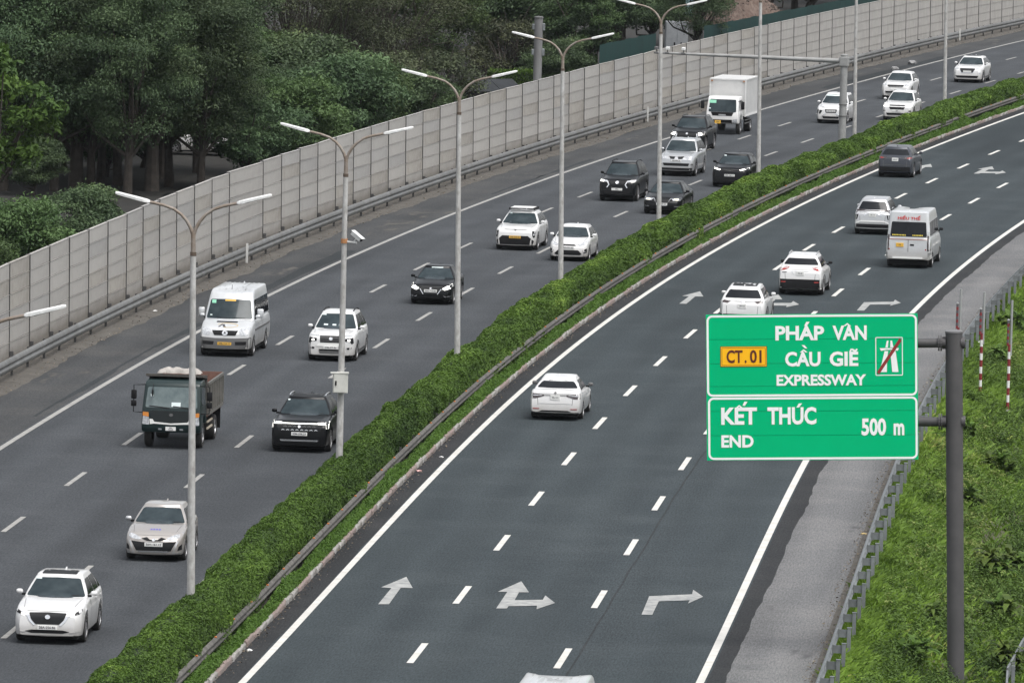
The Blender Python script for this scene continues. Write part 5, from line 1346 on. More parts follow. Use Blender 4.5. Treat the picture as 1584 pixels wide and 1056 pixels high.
lm.build('marker_lamp', mat('faded_amber', (.40, .22, .13), .5), root)
MB().box(cx0 + .1, x0 - .7, -.42, .42, .62, .94).build('chassis', M_under, root)
sg_ = MB()
for y in (-.92, .92):
    for z in (.52, .70): sg_.box(-1.2, .9, y - .02, y + .02, z, z + .05)
sg_.build('side_guard', M_grey, root)
add_wheels(root, [x0 - 1.05], W - .28, .38, .22, 6, True); add_wheels(root, [x0 - 1.05 - 3.3], W - .36, .38, .36, 6, True)

# ---- parked cars under the trees behind the barrier
GP = 'cars parked under the trees'
car('hatchback', dims('hatch', H=1.55), M_white, 0, 0, False, 'white parked car showing between tree trunks behind the noise barrier', 'car', group=GP, world=(-16.3, 418.5, 0, math.radians(-8)))
car('sedan', dims('sedan'), M_black, 0, 0, False, 'dark parked car whose roof shows just above the noise barrier', 'car', group=GP, world=(-14.1, 372, 0, math.radians(5)))
car('sport_utility_vehicle', dims('suv'), M_silver, 0, 0, False, 'silver parked car mostly hidden by trunks left of the white parked car', 'car', group=GP, world=(-20.2, 421, 0, math.radians(175)))
# ------------------------------------------------------------------ lamp posts in the hedge
M_lpost = mat('lamp_post_paint', (0.50, 0.50, 0.49), 0.6, 0.0, noise=1, col2=(0.27, 0.26, 0.245), scale=7.0, stretch=(1, 1, 0.5), detail=8)
M_arm = mat('weathered_arm', (0.30, 0.275, 0.25), 0.7, 0.2, noise=1, col2=(0.19, 0.14, 0.10), scale=4.0)
M_lum = mat('luminaire_housing', (0.76, 0.77, 0.76), 0.5, noise=1, col2=(0.55, 0.55, 0.54), scale=6)
M_lens = mat('luminaire_lens', (0.30, 0.30, 0.29), 0.2)
M_grime = mat('rust_band', (0.13, 0.095, 0.07), 0.8, noise=0.5, scale=9)
def lamp_parts(root, zj):
    MB().tube([(0, 0, 0), (0, 0, 0.9), (0, 0, zj - 0.55)], [0.115, 0.11, 0.075], 12).build('pole', M_lpost, root, smooth=50)
    b = MB(); b.box(-.19, .19, -.19, .19, 0, .03); b.build('base_plate', M_grime, root)
    MB().tube([(0, 0, zj - 0.56), (0, 0, zj + 0.03)], [0.066, 0.062], 10).build('spigot', M_arm, root, smooth=50)
    MB().tube([(0, 0, zj - 0.60), (0, 0, zj - 0.50)], 0.082, 12).build('collar', M_grime, root)
    for sg in (1, -1):
        k = [(.02, -.04), (.07, .12), (.17, .30), (.32, .47), (.52, .61), (.78, .70), (1.05, .76), (1.26, .80)]
        ar = MB().tube([(0, sg * y, zj + z) for y, z in k], [.046] * 3 + [.040] * 5, 8).build('arm', M_arm, root, smooth=50)
        b = MB()                                        # long flat street-light head, a little wider at the neck
        n = []
        for y, w, z0, z1 in ((1.14, .045, .75, .82), (1.20, .085, .74, .85), (1.34, .10, .77, .885), (1.98, .085, .935, 1.035), (2.05, .06, .96, 1.035)):
            n.append([(-w, sg * y, zj + z0 + .02), (w, sg * y, zj + z0 + .02), (w, sg * y, zj + z1 - .03), (w * .6, sg * y, zj + z1), (-w * .6, sg * y, zj + z1), (-w, sg * y, zj + z1 - .03)])
        V = [p for q in n for p in q]; F = [tuple(range(6)), tuple(24 + i for i in range(6))]
        for i in range(4):
            for j in range(6): F.append((i * 6 + j, i * 6 + (j + 1) % 6, (i + 1) * 6 + (j + 1) % 6, (i + 1) * 6 + j))
        b.add(V, F); lum = b.build('luminaire', M_lum, root, smooth=35)
        b = MB(); b.add([(-.075, sg * 1.36, zj + .777), (.075, sg * 1.36, zj + .777), (.065, sg * 1.92, zj + .932), (-.065, sg * 1.92, zj + .932),
                         (-.075, sg * 1.36, zj + .81), (.075, sg * 1.36, zj + .81), (.065, sg * 1.92, zj + .965), (-.065, sg * 1.92, zj + .965)],
                        [(0, 1, 2, 3), (4, 7, 6, 5), (0, 4, 5, 1), (1, 5, 6, 2), (2, 6, 7, 3), (3, 7, 4, 0)]); b.build('lens', M_lens, lum)
LP = [(-158.6, 2.2, 10.85, -0.12, 'twin-arm lamp post whose right-hand lamp head reaches in at the left edge'),
      (-121.2, 2.24, 10.85, -0.15, 'nearest full lamp post, twin-armed, standing in the hedge by the champagne car'),
      (-83.8, 2.18, 10.60, -0.01, 'twin-arm lamp post carrying a grey cabinet and a small camera'),
      (-46.6, 2.10, 10.50, -0.165, 'twin-arm lamp post beside the black sedan with pale headlights'),
      (-8.4, 2.36, 10.20, -0.16, 'twin-arm lamp post in front of the small white hatchback'),
      (26.3, 2.36, 10.20, -0.16, 'twin-arm lamp post in front of the silver SUV'),
      (62.7, 2.45, 10.20, -0.15, 'lamp post beside the black SUV nearest the hedge, its head above the picture'),
      (98.6, 2.50, 10.20, -0.15, 'lamp post just right of the camera gantry post'),
      (133.6, 2.50, 10.20, -0.15, 'farthest lamp post, left of the white SUV with black roof')]
lamp_roots = []
for i, (s, d, zj, lean, lab) in enumerate(LP):
    root = empty('lamp_post', Rv(s, d, 0.10)); tag(root, lab, 'lamp post', 'lamp posts along the median')
    a = math.atan(lean / 9.6)
    root.rotation_mode = 'QUATERNION'
    root.rotation_quaternion = Matrix.Rotation(a, 4, 'Y').to_quaternion() @ Matrix.Rotation(float(heading(s)), 4, 'Z').to_quaternion()
    if i == 0: lamp_parts(root, 10.65); proto = root
    else:
        for c in list(proto.children):
            k = sub_copy(c, root)
            for g_ in c.children: sub_copy(g_, k)
    root.scale = (1, 1, (zj - 0.1) / 10.65)
    lamp_roots.append(root)
def on_pole(i, z, off=(0, 0, 0)):
    bpy.context.view_layer.update()
    return lamp_roots[i].matrix_world @ Vector((off[0], off[1], z))
# cabinet and camera on the third post
p = on_pole(2, 3.62)
root = empty('control_cabinet', p, math.radians(4)); tag(root, 'pale grey electrical cabinet strapped to a lamp post', 'cabinet')
M_cab = mat('cabinet_paint', (0.56, 0.56, 0.52), 0.55, noise=0.15, scale=3)
MB().box(-.26, .20, -.33, -.11, -.30, .30).build('housing', M_cab, root, .012)
MB().box(-.24, .12, -.352, -.331, -.28, .28).build('door', M_cab, root, .008)
MB().box(-.20, -.15, -.372, -.353, -.06, .08).build('lock', M_blk, root, .008)
MB().prism([(-.34, .30), (.22, .30), (.22, .34), (-.34, .33)], -.36, -.10).build('rain_hood', M_cab, root)
for z in (-.2, .2): MB().lathe([(.112, z - .02), (.118, z - .02), (.118, z + .02), (.112, z + .02), (.112, z - .02)], 14).build('strap', M_grey, root)
p = on_pole(2, 8.05)
root = empty('surveillance_camera', p, math.radians(-20)); tag(root, 'small white bullet camera on a bracket of the lamp post with cabinet', 'camera')
MB().lathe([(.088, -.07), (.105, -.07), (.105, .07), (.088, .07), (.088, -.07)], 12).build('clamp', mat('rusty_clamp', (.40, .19, .08), .8), root)
MB().tube([(.09, 0, -.02), (.42, -.02, -.04)], .03, 8).build('bracket', M_lum, root)
o = MB().box(-.20, .20, -.07, .07, -.06, .07).build('housing', M_lum, root, .02); o.location = (.42, -.03, .16); o.rotation_euler = (0, math.radians(32), math.radians(-15))
MB().box(.2001, .215, -.05, .05, -.04, .05).build('lens', M_blk, o)
MB().box(-.22, .25, -.09, .09, .0702, .085).build('sun_shield', M_lum, o)
MB().tube([(.3, -.02, -.04), (.42, -.03, .11)], .02, 6).build('neck', M_lum, root)

# camera gantry: post in the hedge, long arm over the left carriageway
root = empty('camera_gantry', Rv(93.4, 2.45, 0.1), float(heading(93.4))); tag(root, 'grey steel gantry post with a long thin arm over the left carriageway', 'gantry')
M_gan = mat('gantry_steel', (0.33, 0.335, 0.33), 0.6, 0.2, noise=1, col2=(0.24, 0.24, 0.235), scale=2.5)
MB().tube([(0, 0, 0), (0, 0, 5.62)], [.205, .185], 18).build('post', M_gan, root, smooth=50)
MB().box(-.24, .24, -.24, .24, 5.05, 5.55).build('collar', M_gan, root, .04)
MB().lathe([(.001, 5.70), (.20, 5.66), (.215, 5.62), (.001, 5.62)], 16).build('cap', M_gan, root)
MB().tube([(0, .24, 5.32), (0, 5, 5.38), (0, 10.0, 5.42)], [.125, .10, .055], 12).build('arm', M_gan, root, smooth=50)
for z in (2.4, 3.0): MB().lathe([(.205, z), (.222, z), (.222, z + .06), (.205, z + .06), (.205, z)], 16).build('band', M_grey, root)
for y in (8.55, 9.4, 10.0):
    root2 = empty('surveillance_camera', root.matrix_world @ Vector((0, 0, 0)) + Vector((0, 0, 0)))
    root2.location = Rv(93.4, 2.45, .1) + Matrix.Rotation(float(heading(93.4)), 3, 'Z') @ Vector((0, y, 5.47)); root2.rotation_euler = (0, 0, float(heading(93.4)))
    tag(root2, {8.55: 'innermost camera standing on the gantry arm', 9.4: 'middle camera standing on the gantry arm', 10.0: 'outermost small camera at the tip of the gantry arm'}[y], 'camera', 'cameras on the gantry arm')
    MB().tube([(0, 0, 0), (0, 0, .14)], .03, 6).build('stem', M_grey, root2)
    MB().box(-.20, .20, -.09, .09, .12, .28).build('housing', M_lum if y < 9.8 else M_grey, root2, .03); MB().box(.2001, .22, -.06, .06, .15, .25).build('lens', M_blk, root2)
    MB().box(-.14, .14, -.12, .12, -.10, -.02).build('mount', M_grey, root2, .02)

# ------------------------------------------------------------------ direction sign
YAW = math.radians(-2.5)
sg = empty('road_sign', (8.19, 212.0, 0), YAW); sg.rotation_euler = (0, -0.036, YAW); tag(sg, 'large green expressway direction sign with white lettering on a round grey post', 'sign')
M_green = mat('sign_green', (0.0, 0.465, 0.19), 0.6, spec=0.05, noise=1, col2=(0.0, 0.445, 0.18), scale=1.2)
M_swhite = mat('sign_white', (0.86, 0.88, 0.87), 0.5)
M_syel = mat('sign_yellow', (0.98, 0.50, 0.0), 0.45)
M_sbrown = mat('sign_dark_lettering', (0.10, 0.012, 0.008), 0.5)
M_sred = mat('sign_red', (0.26, 0.02, 0.02), 0.5)
M_back = mat('sign_back', (0.3, 0.3, 0.3), 0.6, 0.3)
M_spost = mat('sign_post_paint', (0.055, 0.054, 0.057), 0.65, 0.0, noise=1, col2=(0.078, 0.075, 0.077), scale=1.5, bump=0.15, bscale=50)
BW, BH, BZ = 5.57, 3.86, 7.11
# board of stacked sheets
hs = [0, 0.66, 1.30, 1.96, 2.56, 3.20, 3.86]
for a, b_ in zip(hs[:-1], hs[1:]): MB().box(-BW / 2, BW / 2, -.025, .025, BZ - BH / 2 + a + .005, BZ - BH / 2 + b_ - .005).build('sheet', M_green, sg)
MB().box(-BW / 2 + .01, BW / 2 - .01, .0255, .0295, BZ - BH / 2 + .01, BZ + BH / 2 - .01).build('backing', mat('sign_backing', (0.0, .22, .09), .6), sg)
bk = MB()
for z in (-1.4, -.5, .5, 1.4): bk.box(-BW / 2 + .05, BW / 2 - .05, .030, .09, BZ + z - .05, BZ + z + .05)
bk.build('stiffener', M_back, sg)
SX = lambda px: (px - 572.5) / 1015 * BW
SZ = lambda py: BZ + (393.5 - py) / 703 * BH
def rring(x0, x1, z0, z1, r, w, name, m, y=-.030):
    """rounded rectangular band"""
    def loop(o, rr): 
        pts = []
        for cx, cz, a0 in ((x1 - o - rr, z1 - o - rr, 0), (x0 + o + rr, z1 - o - rr, 90), (x0 + o + rr, z0 + o + rr, 180), (x1 - o - rr, z0 + o + rr, 270)):
            for a in np.linspace(a0, a0 + 90, 7): pts.append((cx + rr * math.cos(math.radians(a)), cz + rr * math.sin(math.radians(a))))
        return pts
    A, B_ = loop(0, r), loop(w, max(.005, r - w)); n = len(A)
    V = [(x, y, z) for x, z in A] + [(x, y, z) for x, z in B_] + [(x, y + .004, z) for x, z in A] + [(x, y + .004, z) for x, z in B_]
    F = []
    for i in range(n):
        j = (i + 1) % n
        F += [(i, j, n + j, n + i), (2 * n + i, 3 * n + i, 3 * n + j, 2 * n + j), (i, 2 * n + i, 2 * n + j, j), (n + i, n + j, 3 * n + j, 3 * n + i)]
    b = MB(); b.add(V, F); return b.build(name, m, sg)
def splate(x0, x1, z0, z1, y, name, m, bevel=0):
    b = MB(); b.box(x0, x1, y - .003, y, z0, z1); return b.build(name, m, sg, bevel)
rring(SX(68), SX(1077), SZ(437), SZ(46), .15, .055, 'border', M_swhite)
rring(SX(72), SX(1077), SZ(741), SZ(441), .15, .055, 'border', M_swhite)
_cap = None
def fit_text(s, x0, x1, y0, y1, m, bold=.017, y=-.032):
    """lettering stretched to the measured width; y0..y1 are the tops and feet of the capitals in the drawing"""
    global _cap
    if _cap is None:
        t = text_mesh('probe', 'H', 1.0, m); zs = [v.co.y for v in t.data.vertices]; _cap = (max(zs) - min(zs)); bpy.data.objects.remove(t)
    hgt = (y1 - y0) / 703 * BH
    size = hgt / _cap
    t = text_mesh('lettering', s, size, m, sg, bold * hgt / .33, .002, align='LEFT')
    vs = t.data.vertices
    xa = min(v.co.x for v in vs); xb = max(v.co.x for v in vs)
    k = (SX(x1) - SX(x0)) / (xb - xa)
    base = text_mesh('probe', 'H', size, m, None, bold * hgt / .33, .002, align='LEFT'); zb_ = min(v.co.y for v in base.data.vertices); bpy.data.objects.remove(base)
    # feet of the letters: measured on the text without descenders
    for v in vs: v.co.x = (v.co.x - xa) * k; v.co.y = v.co.y - zb_
    t.location = (SX(x0), y, SZ(y1)); t.rotation_euler = (math.pi / 2, 0, 0)
    return t
fit_text('PHAP', 398, 632, 105, 168, M_swhite); fit_text('VAN', 672, 836, 105, 168, M_swhite)
fit_text('CAU', 444, 614, 230, 293, M_swhite); fit_text('GIE', 657, 795, 230, 293, M_swhite)
fit_text('EXPRESSWAY', 402, 832, 338, 386, M_swhite)
fit_text('KET', 135, 307, 497, 572, M_swhite); fit_text('THUC', 357, 592, 497, 572, M_swhite)
fit_text('END', 135, 290, 628, 682, M_swhite)
fit_text('500', 808, 926, 553, 627, M_swhite); fit_text('m', 962, 1013, 553, 627, M_swhite)
splate(SX(133), SX(357), SZ(294), SZ(195), -.030, 'route_panel_edge', M_sbrown)
splate(SX(135.5), SX(354.5), SZ(291.5), SZ(197.5), -.034, 'route_panel', M_syel)
rring(SX(140), SX(350), SZ(287), SZ(202), .02, .010, 'route_panel_line', M_sbrown, -.040)
fit_text('CT', 163, 240, 218, 275, M_sbrown, .012, -.042); fit_text('.', 250, 259, 218, 275, M_sbrown, .012, -.042); fit_text('01', 275, 331, 218, 275, M_sbrown, .012, -.042)
rring(SX(877), SX(1008), SZ(340), SZ(155), .03, .022, 'symbol_frame', M_swhite)
def sprism(pts, y, name, m):
    b = MB(); b.prism([(SX(a), SZ(c)) for a, c in pts], y - .004, y); return b.build(name, m, sg)
sprism([(897, 323), (931, 323), (933, 262), (938, 222), (921, 222)], -.030, 'motorway_lane', M_swhite)
sprism([(957, 323), (987, 323), (974, 222), (948, 222)], -.030, 'motorway_lane', M_swhite)
sprism([(925, 205), (937, 205), (940, 172), (932, 172)], -.030, 'motorway_lane', M_swhite)
sprism([(948, 205), (964, 205), (957, 172), (949, 172)], -.030, 'motorway_lane', M_swhite)
sprism([(897, 208), (990, 208), (984, 221), (960, 216), (930, 216), (904, 221)], -.0301, 'motorway_bridge', M_swhite)
sprism([(884, 322), (894, 334), (1003, 172), (993, 160)], -.036, 'red_bar', M_sred)
def accent(pts): sprism(pts, -.0305, 'accent_mark', M_swhite)
def hat(x, y, w=19, h=15, t=7): accent([(x - w, y + h), (x, y), (x + w, y + h), (x + w - t * 1.5, y + h), (x, y + t * 1.1), (x - w + t * 1.5, y + h)])
accent([(536, 99), (549, 99), (563, 79), (547, 79)]); hat(743, 86)
hat(533, 211); accent([(540, 207), (551, 207), (537, 191), (523, 191)]); accent([(752, 222), (758, 210), (768, 209), (780, 216), (788, 208), (792, 213), (785, 224), (774, 224), (764, 217), (757, 225)])
hat(222, 477); accent([(238, 480), (249, 482), (262, 462), (247, 461)]); accent([(496, 491), (509, 491), (524, 471), (508, 471)])
px_, py_ = 3.74, .42
MB().tube([(px_, py_, -1.3), (px_, py_, 8.52)], .225, 26).build('post', M_spost, sg, smooth=50)
MB().lathe([(.001, 8.57), (.20, 8.55), (.236, 8.53), (.236, 8.49), (.001, 8.49)], 26, 'z', (px_, py_, 0)).build('post_cap', mat('post_cap', (.16, .16, .165), .6), sg, smooth=40)
for z in (8.22, 6.14):
    MB().tube([(1.3, py_ - .02, z), (px_ - .22, py_ - .02, z)], .125, 16).build('arm', M_spost, sg, smooth=50)
    fl = MB(); fl.tube([(px_ - .42, py_ - .02, z), (px_ - .38, py_ - .02, z)], .21, 16); fl.tube([(px_ - .36, py_ - .02, z), (px_ - .32, py_ - .02, z)], .21, 16); fl.build('flange', M_spost, sg)
    MB().tube([(px_ + .18, py_ - .02, z), (px_ + .29, py_ - .02, z)], .15, 14).build('stub', M_spost, sg, smooth=40)
    gs = MB()
    for q in (-.10, .10): gs.box(px_ - .31, px_ - .19, py_ - .03, py_ - .01, z + q - .06, z + q + .06)
    gs.build('gusset', M_spost, sg)
    for x in np.linspace(1.45, 2.6, 2): MB().box(x - .05, x + .05, .09, py_ - .14, z - .10, z + .10).build('clamp', M_back, sg)

# ------------------------------------------------------------------ striped marker poles on the slope
M_mr = mat('marker_red', (0.20, 0.02, 0.025), 0.5); M_mw = mat('marker_white', (0.72, 0.72, 0.70), 0.5); M_mg = mat('marker_tube', (0.36, 0.37, 0.37), 0.5, 0.4)
def marker(s, d, zb, h, lab):
    P0 = Rv(s, d, zb); root = empty('marker_pole', P0); tag(root, lab, 'marker pole', 'striped marker poles on the verge')
    n = 10; hh = h * .62
    for i in range(n):
        MB().tube([(0, 0, .0 + hh * i / n), (0, 0, hh * (i + 1) / n - .001)], .055, 8).build('stripe', M_mr if i % 2 else M_mw, root, smooth=50)
    MB().tube([(.05, .0, hh - .4), (.05, .0, h)], .045, 8).build('steel_tube', M_mg, root, smooth=50)
    for i in range(8):
        MB().tube([(-.06, 0, hh - .05 + .085 * i * 1.35), (-.06, 0, hh - .05 + .085 * (i + 1) * 1.35 - .001)], .045, 8).build('upper_stripe', M_mr if i % 2 == 0 else mat('marker_dark', (.10, .10, .11), .5), root, smooth=50)
    MB().lathe([(.001, .06), (.04, .04), (.055, 0), (.001, 0)], 10, 'z', (-.06, 0, hh - .05 + .92)).build('cap', M_mg, root)
marker(-36.5, -16.0, -.45, 3.95, 'red and white striped marker pole nearest the guardrail behind the sign post')
marker(-40.0, -17.15, -.7, 4.2, 'red and white striped marker pole at the right edge of the picture')
marker(-35.5, -15.1, -.2, 3.7, 'marker pole mostly hidden behind the top of the sign post')
# end of a rail on the lower road, bottom right corner
root = empty('guardrail', (14.0, 219, -.9)); tag(root, 'short pale rail end in the bottom right corner below the weeds', 'guardrail')
pa = [Vector((12.9, 206, -.62)), Vector((13.5, 215, -.55)), Vector((14.25, 221.0, -.55)), Vector((15.4, 229, -.6)), Vector((17.2, 241, -.7))]
for a, b_ in zip(pa[:-1], pa[1:]):
    v = b_ - a; o = MB().box(0, v.length + .05, -.03, .03, -.31, 0).build('rail', M_galvR, root, .012); o.location = a - root.location; o.rotation_euler = (0, 0, math.atan2(v.y, v.x))
    o = MB().box(-.05, .05, -.06, .06, -1.2, .05).build('post', M_galvR, root); o.location = a - root.location + Vector((.15, .0, 0))

# ------------------------------------------------------------------ taller leafy plants standing out of the weeds
def leafy_mesh(seed, n, length, droop):
    rg = np.random.default_rng(seed); V = []; F = []; T = []
    for k in range(n):
        az = rg.random() * 2 * np.pi; el = .5 + .8 * rg.random(); L0 = length * (.6 + .5 * rg.random()); base = np.array([0, 0, .1 + .8 * length * rg.random()])
        h = np.array([math.cos(az), math.sin(az), 0]); sdv = np.array([-math.sin(az), math.cos(az), 0]); w = L0 * (.10 + .05 * rg.random())
        pts = [base + h * L0 * math.cos(el) * t + np.array([0, 0, L0 * math.sin(el) * t - droop * L0 * t * t]) for t in (0, .35, .7, 1)]
        o = len(V); ws = (.25, 1, .8, .05)
        for q, ww in zip(pts, ws): V += [q - sdv * w * ww, q + sdv * w * ww]
        for i in range(3): F.append((o + 2 * i, o + 2 * i + 1, o + 2 * i + 3, o + 2 * i + 2)); T.append(np.clip(.25 + .6 * rg.random(), 0, 1))
    return np_mesh('leaf_rosette', np.array(V), np.array(F), T)
LP_M = [leafy_mesh(60, 46, .75, .55), leafy_mesh(61, 60, .55, .4), leafy_mesh(62, 38, .95, .7)]
lmA = leaf_mat('tall_plant_leaf', (.035, .075, .018), (.11, .19, .035), (.17, .25, .06), .3, plantvar=True)
for m_ in LP_M: m_.materials.append(lmA)
for k, (s, d, v, sc, lab) in enumerate([(-92.0, -18.1, 2, 1.1, 'bright long-leaved plant right of the sign post at mid height'), (-88.0, -18.6, 0, 1.0, 'long-leaved plant above and right of the bright one by the sign post'), (-101, -18.5, 1, 1.2, 'broad leafy plant right of the sign post below the bright long-leaved plant'),
        (-116, -16.6, 1, 1.1, 'leafy plant left of the foot of the sign post'), (-122, -17.9, 0, .9, 'leafy plant hiding the foot of the sign post'), (-106, -16.9, 1, 1.0, 'leafy plant between guardrail and sign post in the lower verge'), (-74, -17.0, 0, 1.0, 'leafy plant just right of the lower sign arm'),
        (-60, -17.6, 1, 1.2, 'leafy plant below the striped marker poles'), (-52, -16.2, 1, 1.0, 'leafy plant at the foot of the left striped pole'), (-22, -15.9, 1, 1.1, 'leafy plant at the top of the verge beside the guardrail'), (-8, -15.6, 1, 1.2, 'uppermost leafy plant behind the guardrail'), (-112, -18.9, 2, 1.0, 'drooping long-leaved plant at the right edge near the bottom')]):
    root = empty('leafy_plant', Rv(s, d, float(zv(s, d)) - .05), k * 1.7); root.scale = (sc, sc, sc); tag(root, lab, 'plant', 'taller plants on the verge')
    inst('leaf_rosette', LP_M[v], root)
    for j in range(3): inst('leaf_rosette', LP_M[(v + j) % 3], root, (.35 * math.cos(j * 2.1), .35 * math.sin(j * 2.1), 0), (0, 0, j * 1.1), (.7, .7, .7))

# ------------------------------------------------------------------ stones and litter on the shoulders
M_stone = mat('pale_stone', (0.30, 0.30, 0.30), 0.85, noise=0.4, scale=4, bump=.4, bscale=12)
def stone(s, d, r, lab, seed):
    bm = bmesh.new(); bmesh.ops.create_icosphere(bm, subdivisions=2, radius=r); q = random.Random(seed)
    for v in bm.verts: v.co *= q.uniform(.82, 1.1); v.co.z *= .62; v.co.x *= 1.25
    me = bpy.data.meshes.new('stone'); bm.to_mesh(me); bm.free()
    o = link_mesh('stone', me, None, M_stone, 30); o.location = Rv(s, d, r * .35); o.rotation_euler = (0, 0, q.uniform(0, 3)); tag(o, lab, 'stone', 'pale stones on the far shoulder')
stone(194.5, 15.25, .22, 'smaller pale stone on the shoulder above the white SUVs', 1); stone(202.1, 15.4, .30, 'larger pale stone on the shoulder above the white SUVs', 2)
M_paper = mat('litter', (0.70, 0.70, 0.68), 0.7); M_pink = mat('pink_litter', (.6, .35, .33), .7); M_ylit = mat('yellow_litter', (.6, .45, .2), .7)
def litter(p, r, m, lab, seed):
    q = random.Random(seed); bm = bmesh.new(); bmesh.ops.create_icosphere(bm, subdivisions=1, radius=r)
    for v in bm.verts: v.co = Vector((v.co.x * q.uniform(.7, 1.4), v.co.y * q.uniform(.6, 1.3), v.co.z * q.uniform(.2, .6)))
    me = bpy.data.meshes.new('litter'); bm.to_mesh(me); bm.free(); o = link_mesh('litter', me, None, m, 10); o.location = p; tag(o, lab, 'litter')
litter(Rv(-122.0, .60, .03), .09, M_paper, 'scrap of white litter by the kerb below the low growth', 3)
litter(Rv(-74.0, .62, .03), .10, M_pink, 'pinkish litter lying against the median kerb', 4)
litter(Rv(-69.3, .36, .03), .07, M_paper, 'white litter scraps between kerb and edge line', 5)
litter(Rv(-15.8, 17.6, .04), .09, M_paper, 'white litter on the dirt below the barrier-side guardrail', 6)
litter(Rv(-68.8, -15.3, -.05), .13, M_paper, 'crumpled white litter in the grass under the sign', 7)
litter(Rv(-93.7, -15.6, -.15), .10, M_paper, 'white litter in the grass beside the guardrail posts', 8)
litter(Rv(-17.6, -15.0, .08), .14, M_paper, 'white litter behind the guardrail at the sign post top', 9)
litter(Rv(-88.3, -14.2, .03), .09, M_ylit, 'yellowish litter at the foot of the right-hand guardrail', 10)
# gravel and dead leaves along the foot of both rails: too many to count
rg = np.random.default_rng(21)
n = 9000; s = -80 + 360 * rg.random(n); d = 17.3 + 1.7 * rg.random(n) ** 1.3
n2 = 5000; s = np.concatenate([s, -150 + 190 * rg.random(n2)]); d = np.concatenate([d, -13.95 - .6 * rg.random(n2)])
n3 = 3000; s = np.concatenate([s, -150 + 280 * rg.random(n3)]); d = np.concatenate([d, .35 + .40 * rg.random(n3) ** .5])
o = link_mesh('leaf_litter', leaves('leaf_litter', R(s, d, .045 + .03 * rg.random(len(s))), unit(rg.normal(size=(len(s), 3)) * .35 + [0, 0, 1]), .03 + .07 * rg.random(len(s)) ** 2, .6, rg.random(len(s)), rg), None,
              leaf_mat('dead_leaf', (.06, .045, .03), (.20, .165, .12), (.36, .33, .28), .1))
tag(o, 'dead leaves and grit along the foot of the guardrails', 'litter', kind='stuff')

# ------------------------------------------------------------------ trees beyond the barrier
M_bark = mat('bark', (0.035, 0.030, 0.025), 0.95, noise=1, col2=(0.065, 0.055, 0.046), scale=3, bump=.6, bscale=10)
LM = {'deep': leaf_mat('deep_leaf', (0.034, 0.064, 0.034), (0.10, 0.158, 0.070), (0.18, 0.25, 0.095), plantvar=True),
      'mid': leaf_mat('mid_leaf', (0.036, 0.07, 0.028), (0.098, 0.165, 0.058), (0.16, 0.24, 0.075), plantvar=True),
      'bright': leaf_mat('bright_leaf', (0.036, 0.075, 0.018), (0.095, 0.165, 0.03), (0.15, 0.225, 0.045)),
      'brown': leaf_mat('brownish_leaf', (0.042, 0.052, 0.032), (0.09, 0.11, 0.056), (0.13, 0.18, 0.065), plantvar=True),
      'tuft': leaf_mat('tufted_leaf', (0.022, 0.042, 0.02), (0.072, 0.118, 0.042), (0.18, 0.25, 0.075))}
TREE = {}
def tree_mesh(kind, seed, rx, rz, z0, nclump, nleaf, lsize, gap=0.0, crad=0.27, flat=0.6, twigs=0):
    """trunk with limbs, and a crown of leaf clumps hung around it (crown centre at z0 + rz)"""
    rg = np.random.default_rng(seed)
    c0 = np.array([0, 0, z0 + rz])
    u = unit(rg.normal(size=(nclump, 3))); rr = 0.35 + 0.65 * rg.random(nclump) ** 0.45
    C = c0 + u * rr[:, None] * np.array([rx, rx, rz]); cr = rx * crad * (0.65 + 0.7 * rg.random(nclump))
    w = cr ** 2; ci = rg.choice(nclump, nleaf, p=w / w.sum())
    v = unit(rg.normal(size=(nleaf, 3))); v[:, 2] = np.where(rg.random(nleaf) < .7, np.abs(v[:, 2]), v[:, 2])
    q = rg.random(nleaf) ** .30
    P = C[ci] + v * (cr[ci] * q)[:, None] * np.array([1.15, 1.15, flat])
    P += 0.10 * rg.normal(size=P.shape)
    P[:, 2] = np.maximum(P[:, 2], .15)
    ctint = rg.random(nclump) * .55
    tint = np.clip(ctint[ci] + .30 * rg.random(nleaf) + .22 * v[:, 2] * q, 0, 1)
    Nn = unit(v * .5 + [0, 0, .6] + rg.normal(size=v.shape) * .55)
    crown = leaves('crown', P, Nn, lsize * (.6 + .8 * rg.random(nleaf)), .40, tint, rg); crown.materials.append(LM[kind])
    b = MB(); r0 = .05 * rx + .07
    bend = rg.normal(size=2) * .25
    top = np.array([bend[0], bend[1], z0 + rz * .9])
    b.tube([(0, 0, -.3), (bend[0] * .3, bend[1] * .3, z0 * .5), (bend[0] * .7, bend[1] * .7, z0), tuple(top)], [r0 * 1.25, r0, r0 * .85, r0 * .35], 9)
    for k in rg.choice(nclump, min(nclump, 14 + twigs), replace=False):
        e = C[k]; t0 = .45 + .4 * rg.random(); st = np.array([bend[0] * t0, bend[1] * t0, z0 * (.55 + .5 * rg.random())])
        mid = (st + e) / 2 + rg.normal(size=3) * .25 + [0, 0, -.2]
        b.tube([tuple(st), tuple(mid), tuple(e)], [r0 * .42, r0 * .26, .02], 6, cap=False)
        for _ in range(twigs // 6):
            e2 = e + rg.normal(size=3) * cr[k] * .9; b.tube([tuple(mid), tuple((mid + e2) / 2 + rg.normal(size=3) * .12), tuple(e2)], [.03, .02, .008], 4, cap=False)
    tr = b.mesh('trunk'); tr.materials.append(M_bark)
    return tr, crown
TREE['deepA'] = tree_mesh('deep', 31, 5.2, 4.5, 2.5, 86, 56000, .19)
TREE['deepB'] = tree_mesh('deep', 32, 4.6, 4.1, 2.8, 72, 48000, .18)
TREE['mid'] = tree_mesh('mid', 33, 4.2, 3.9, 1.4, 66, 46000, .18)
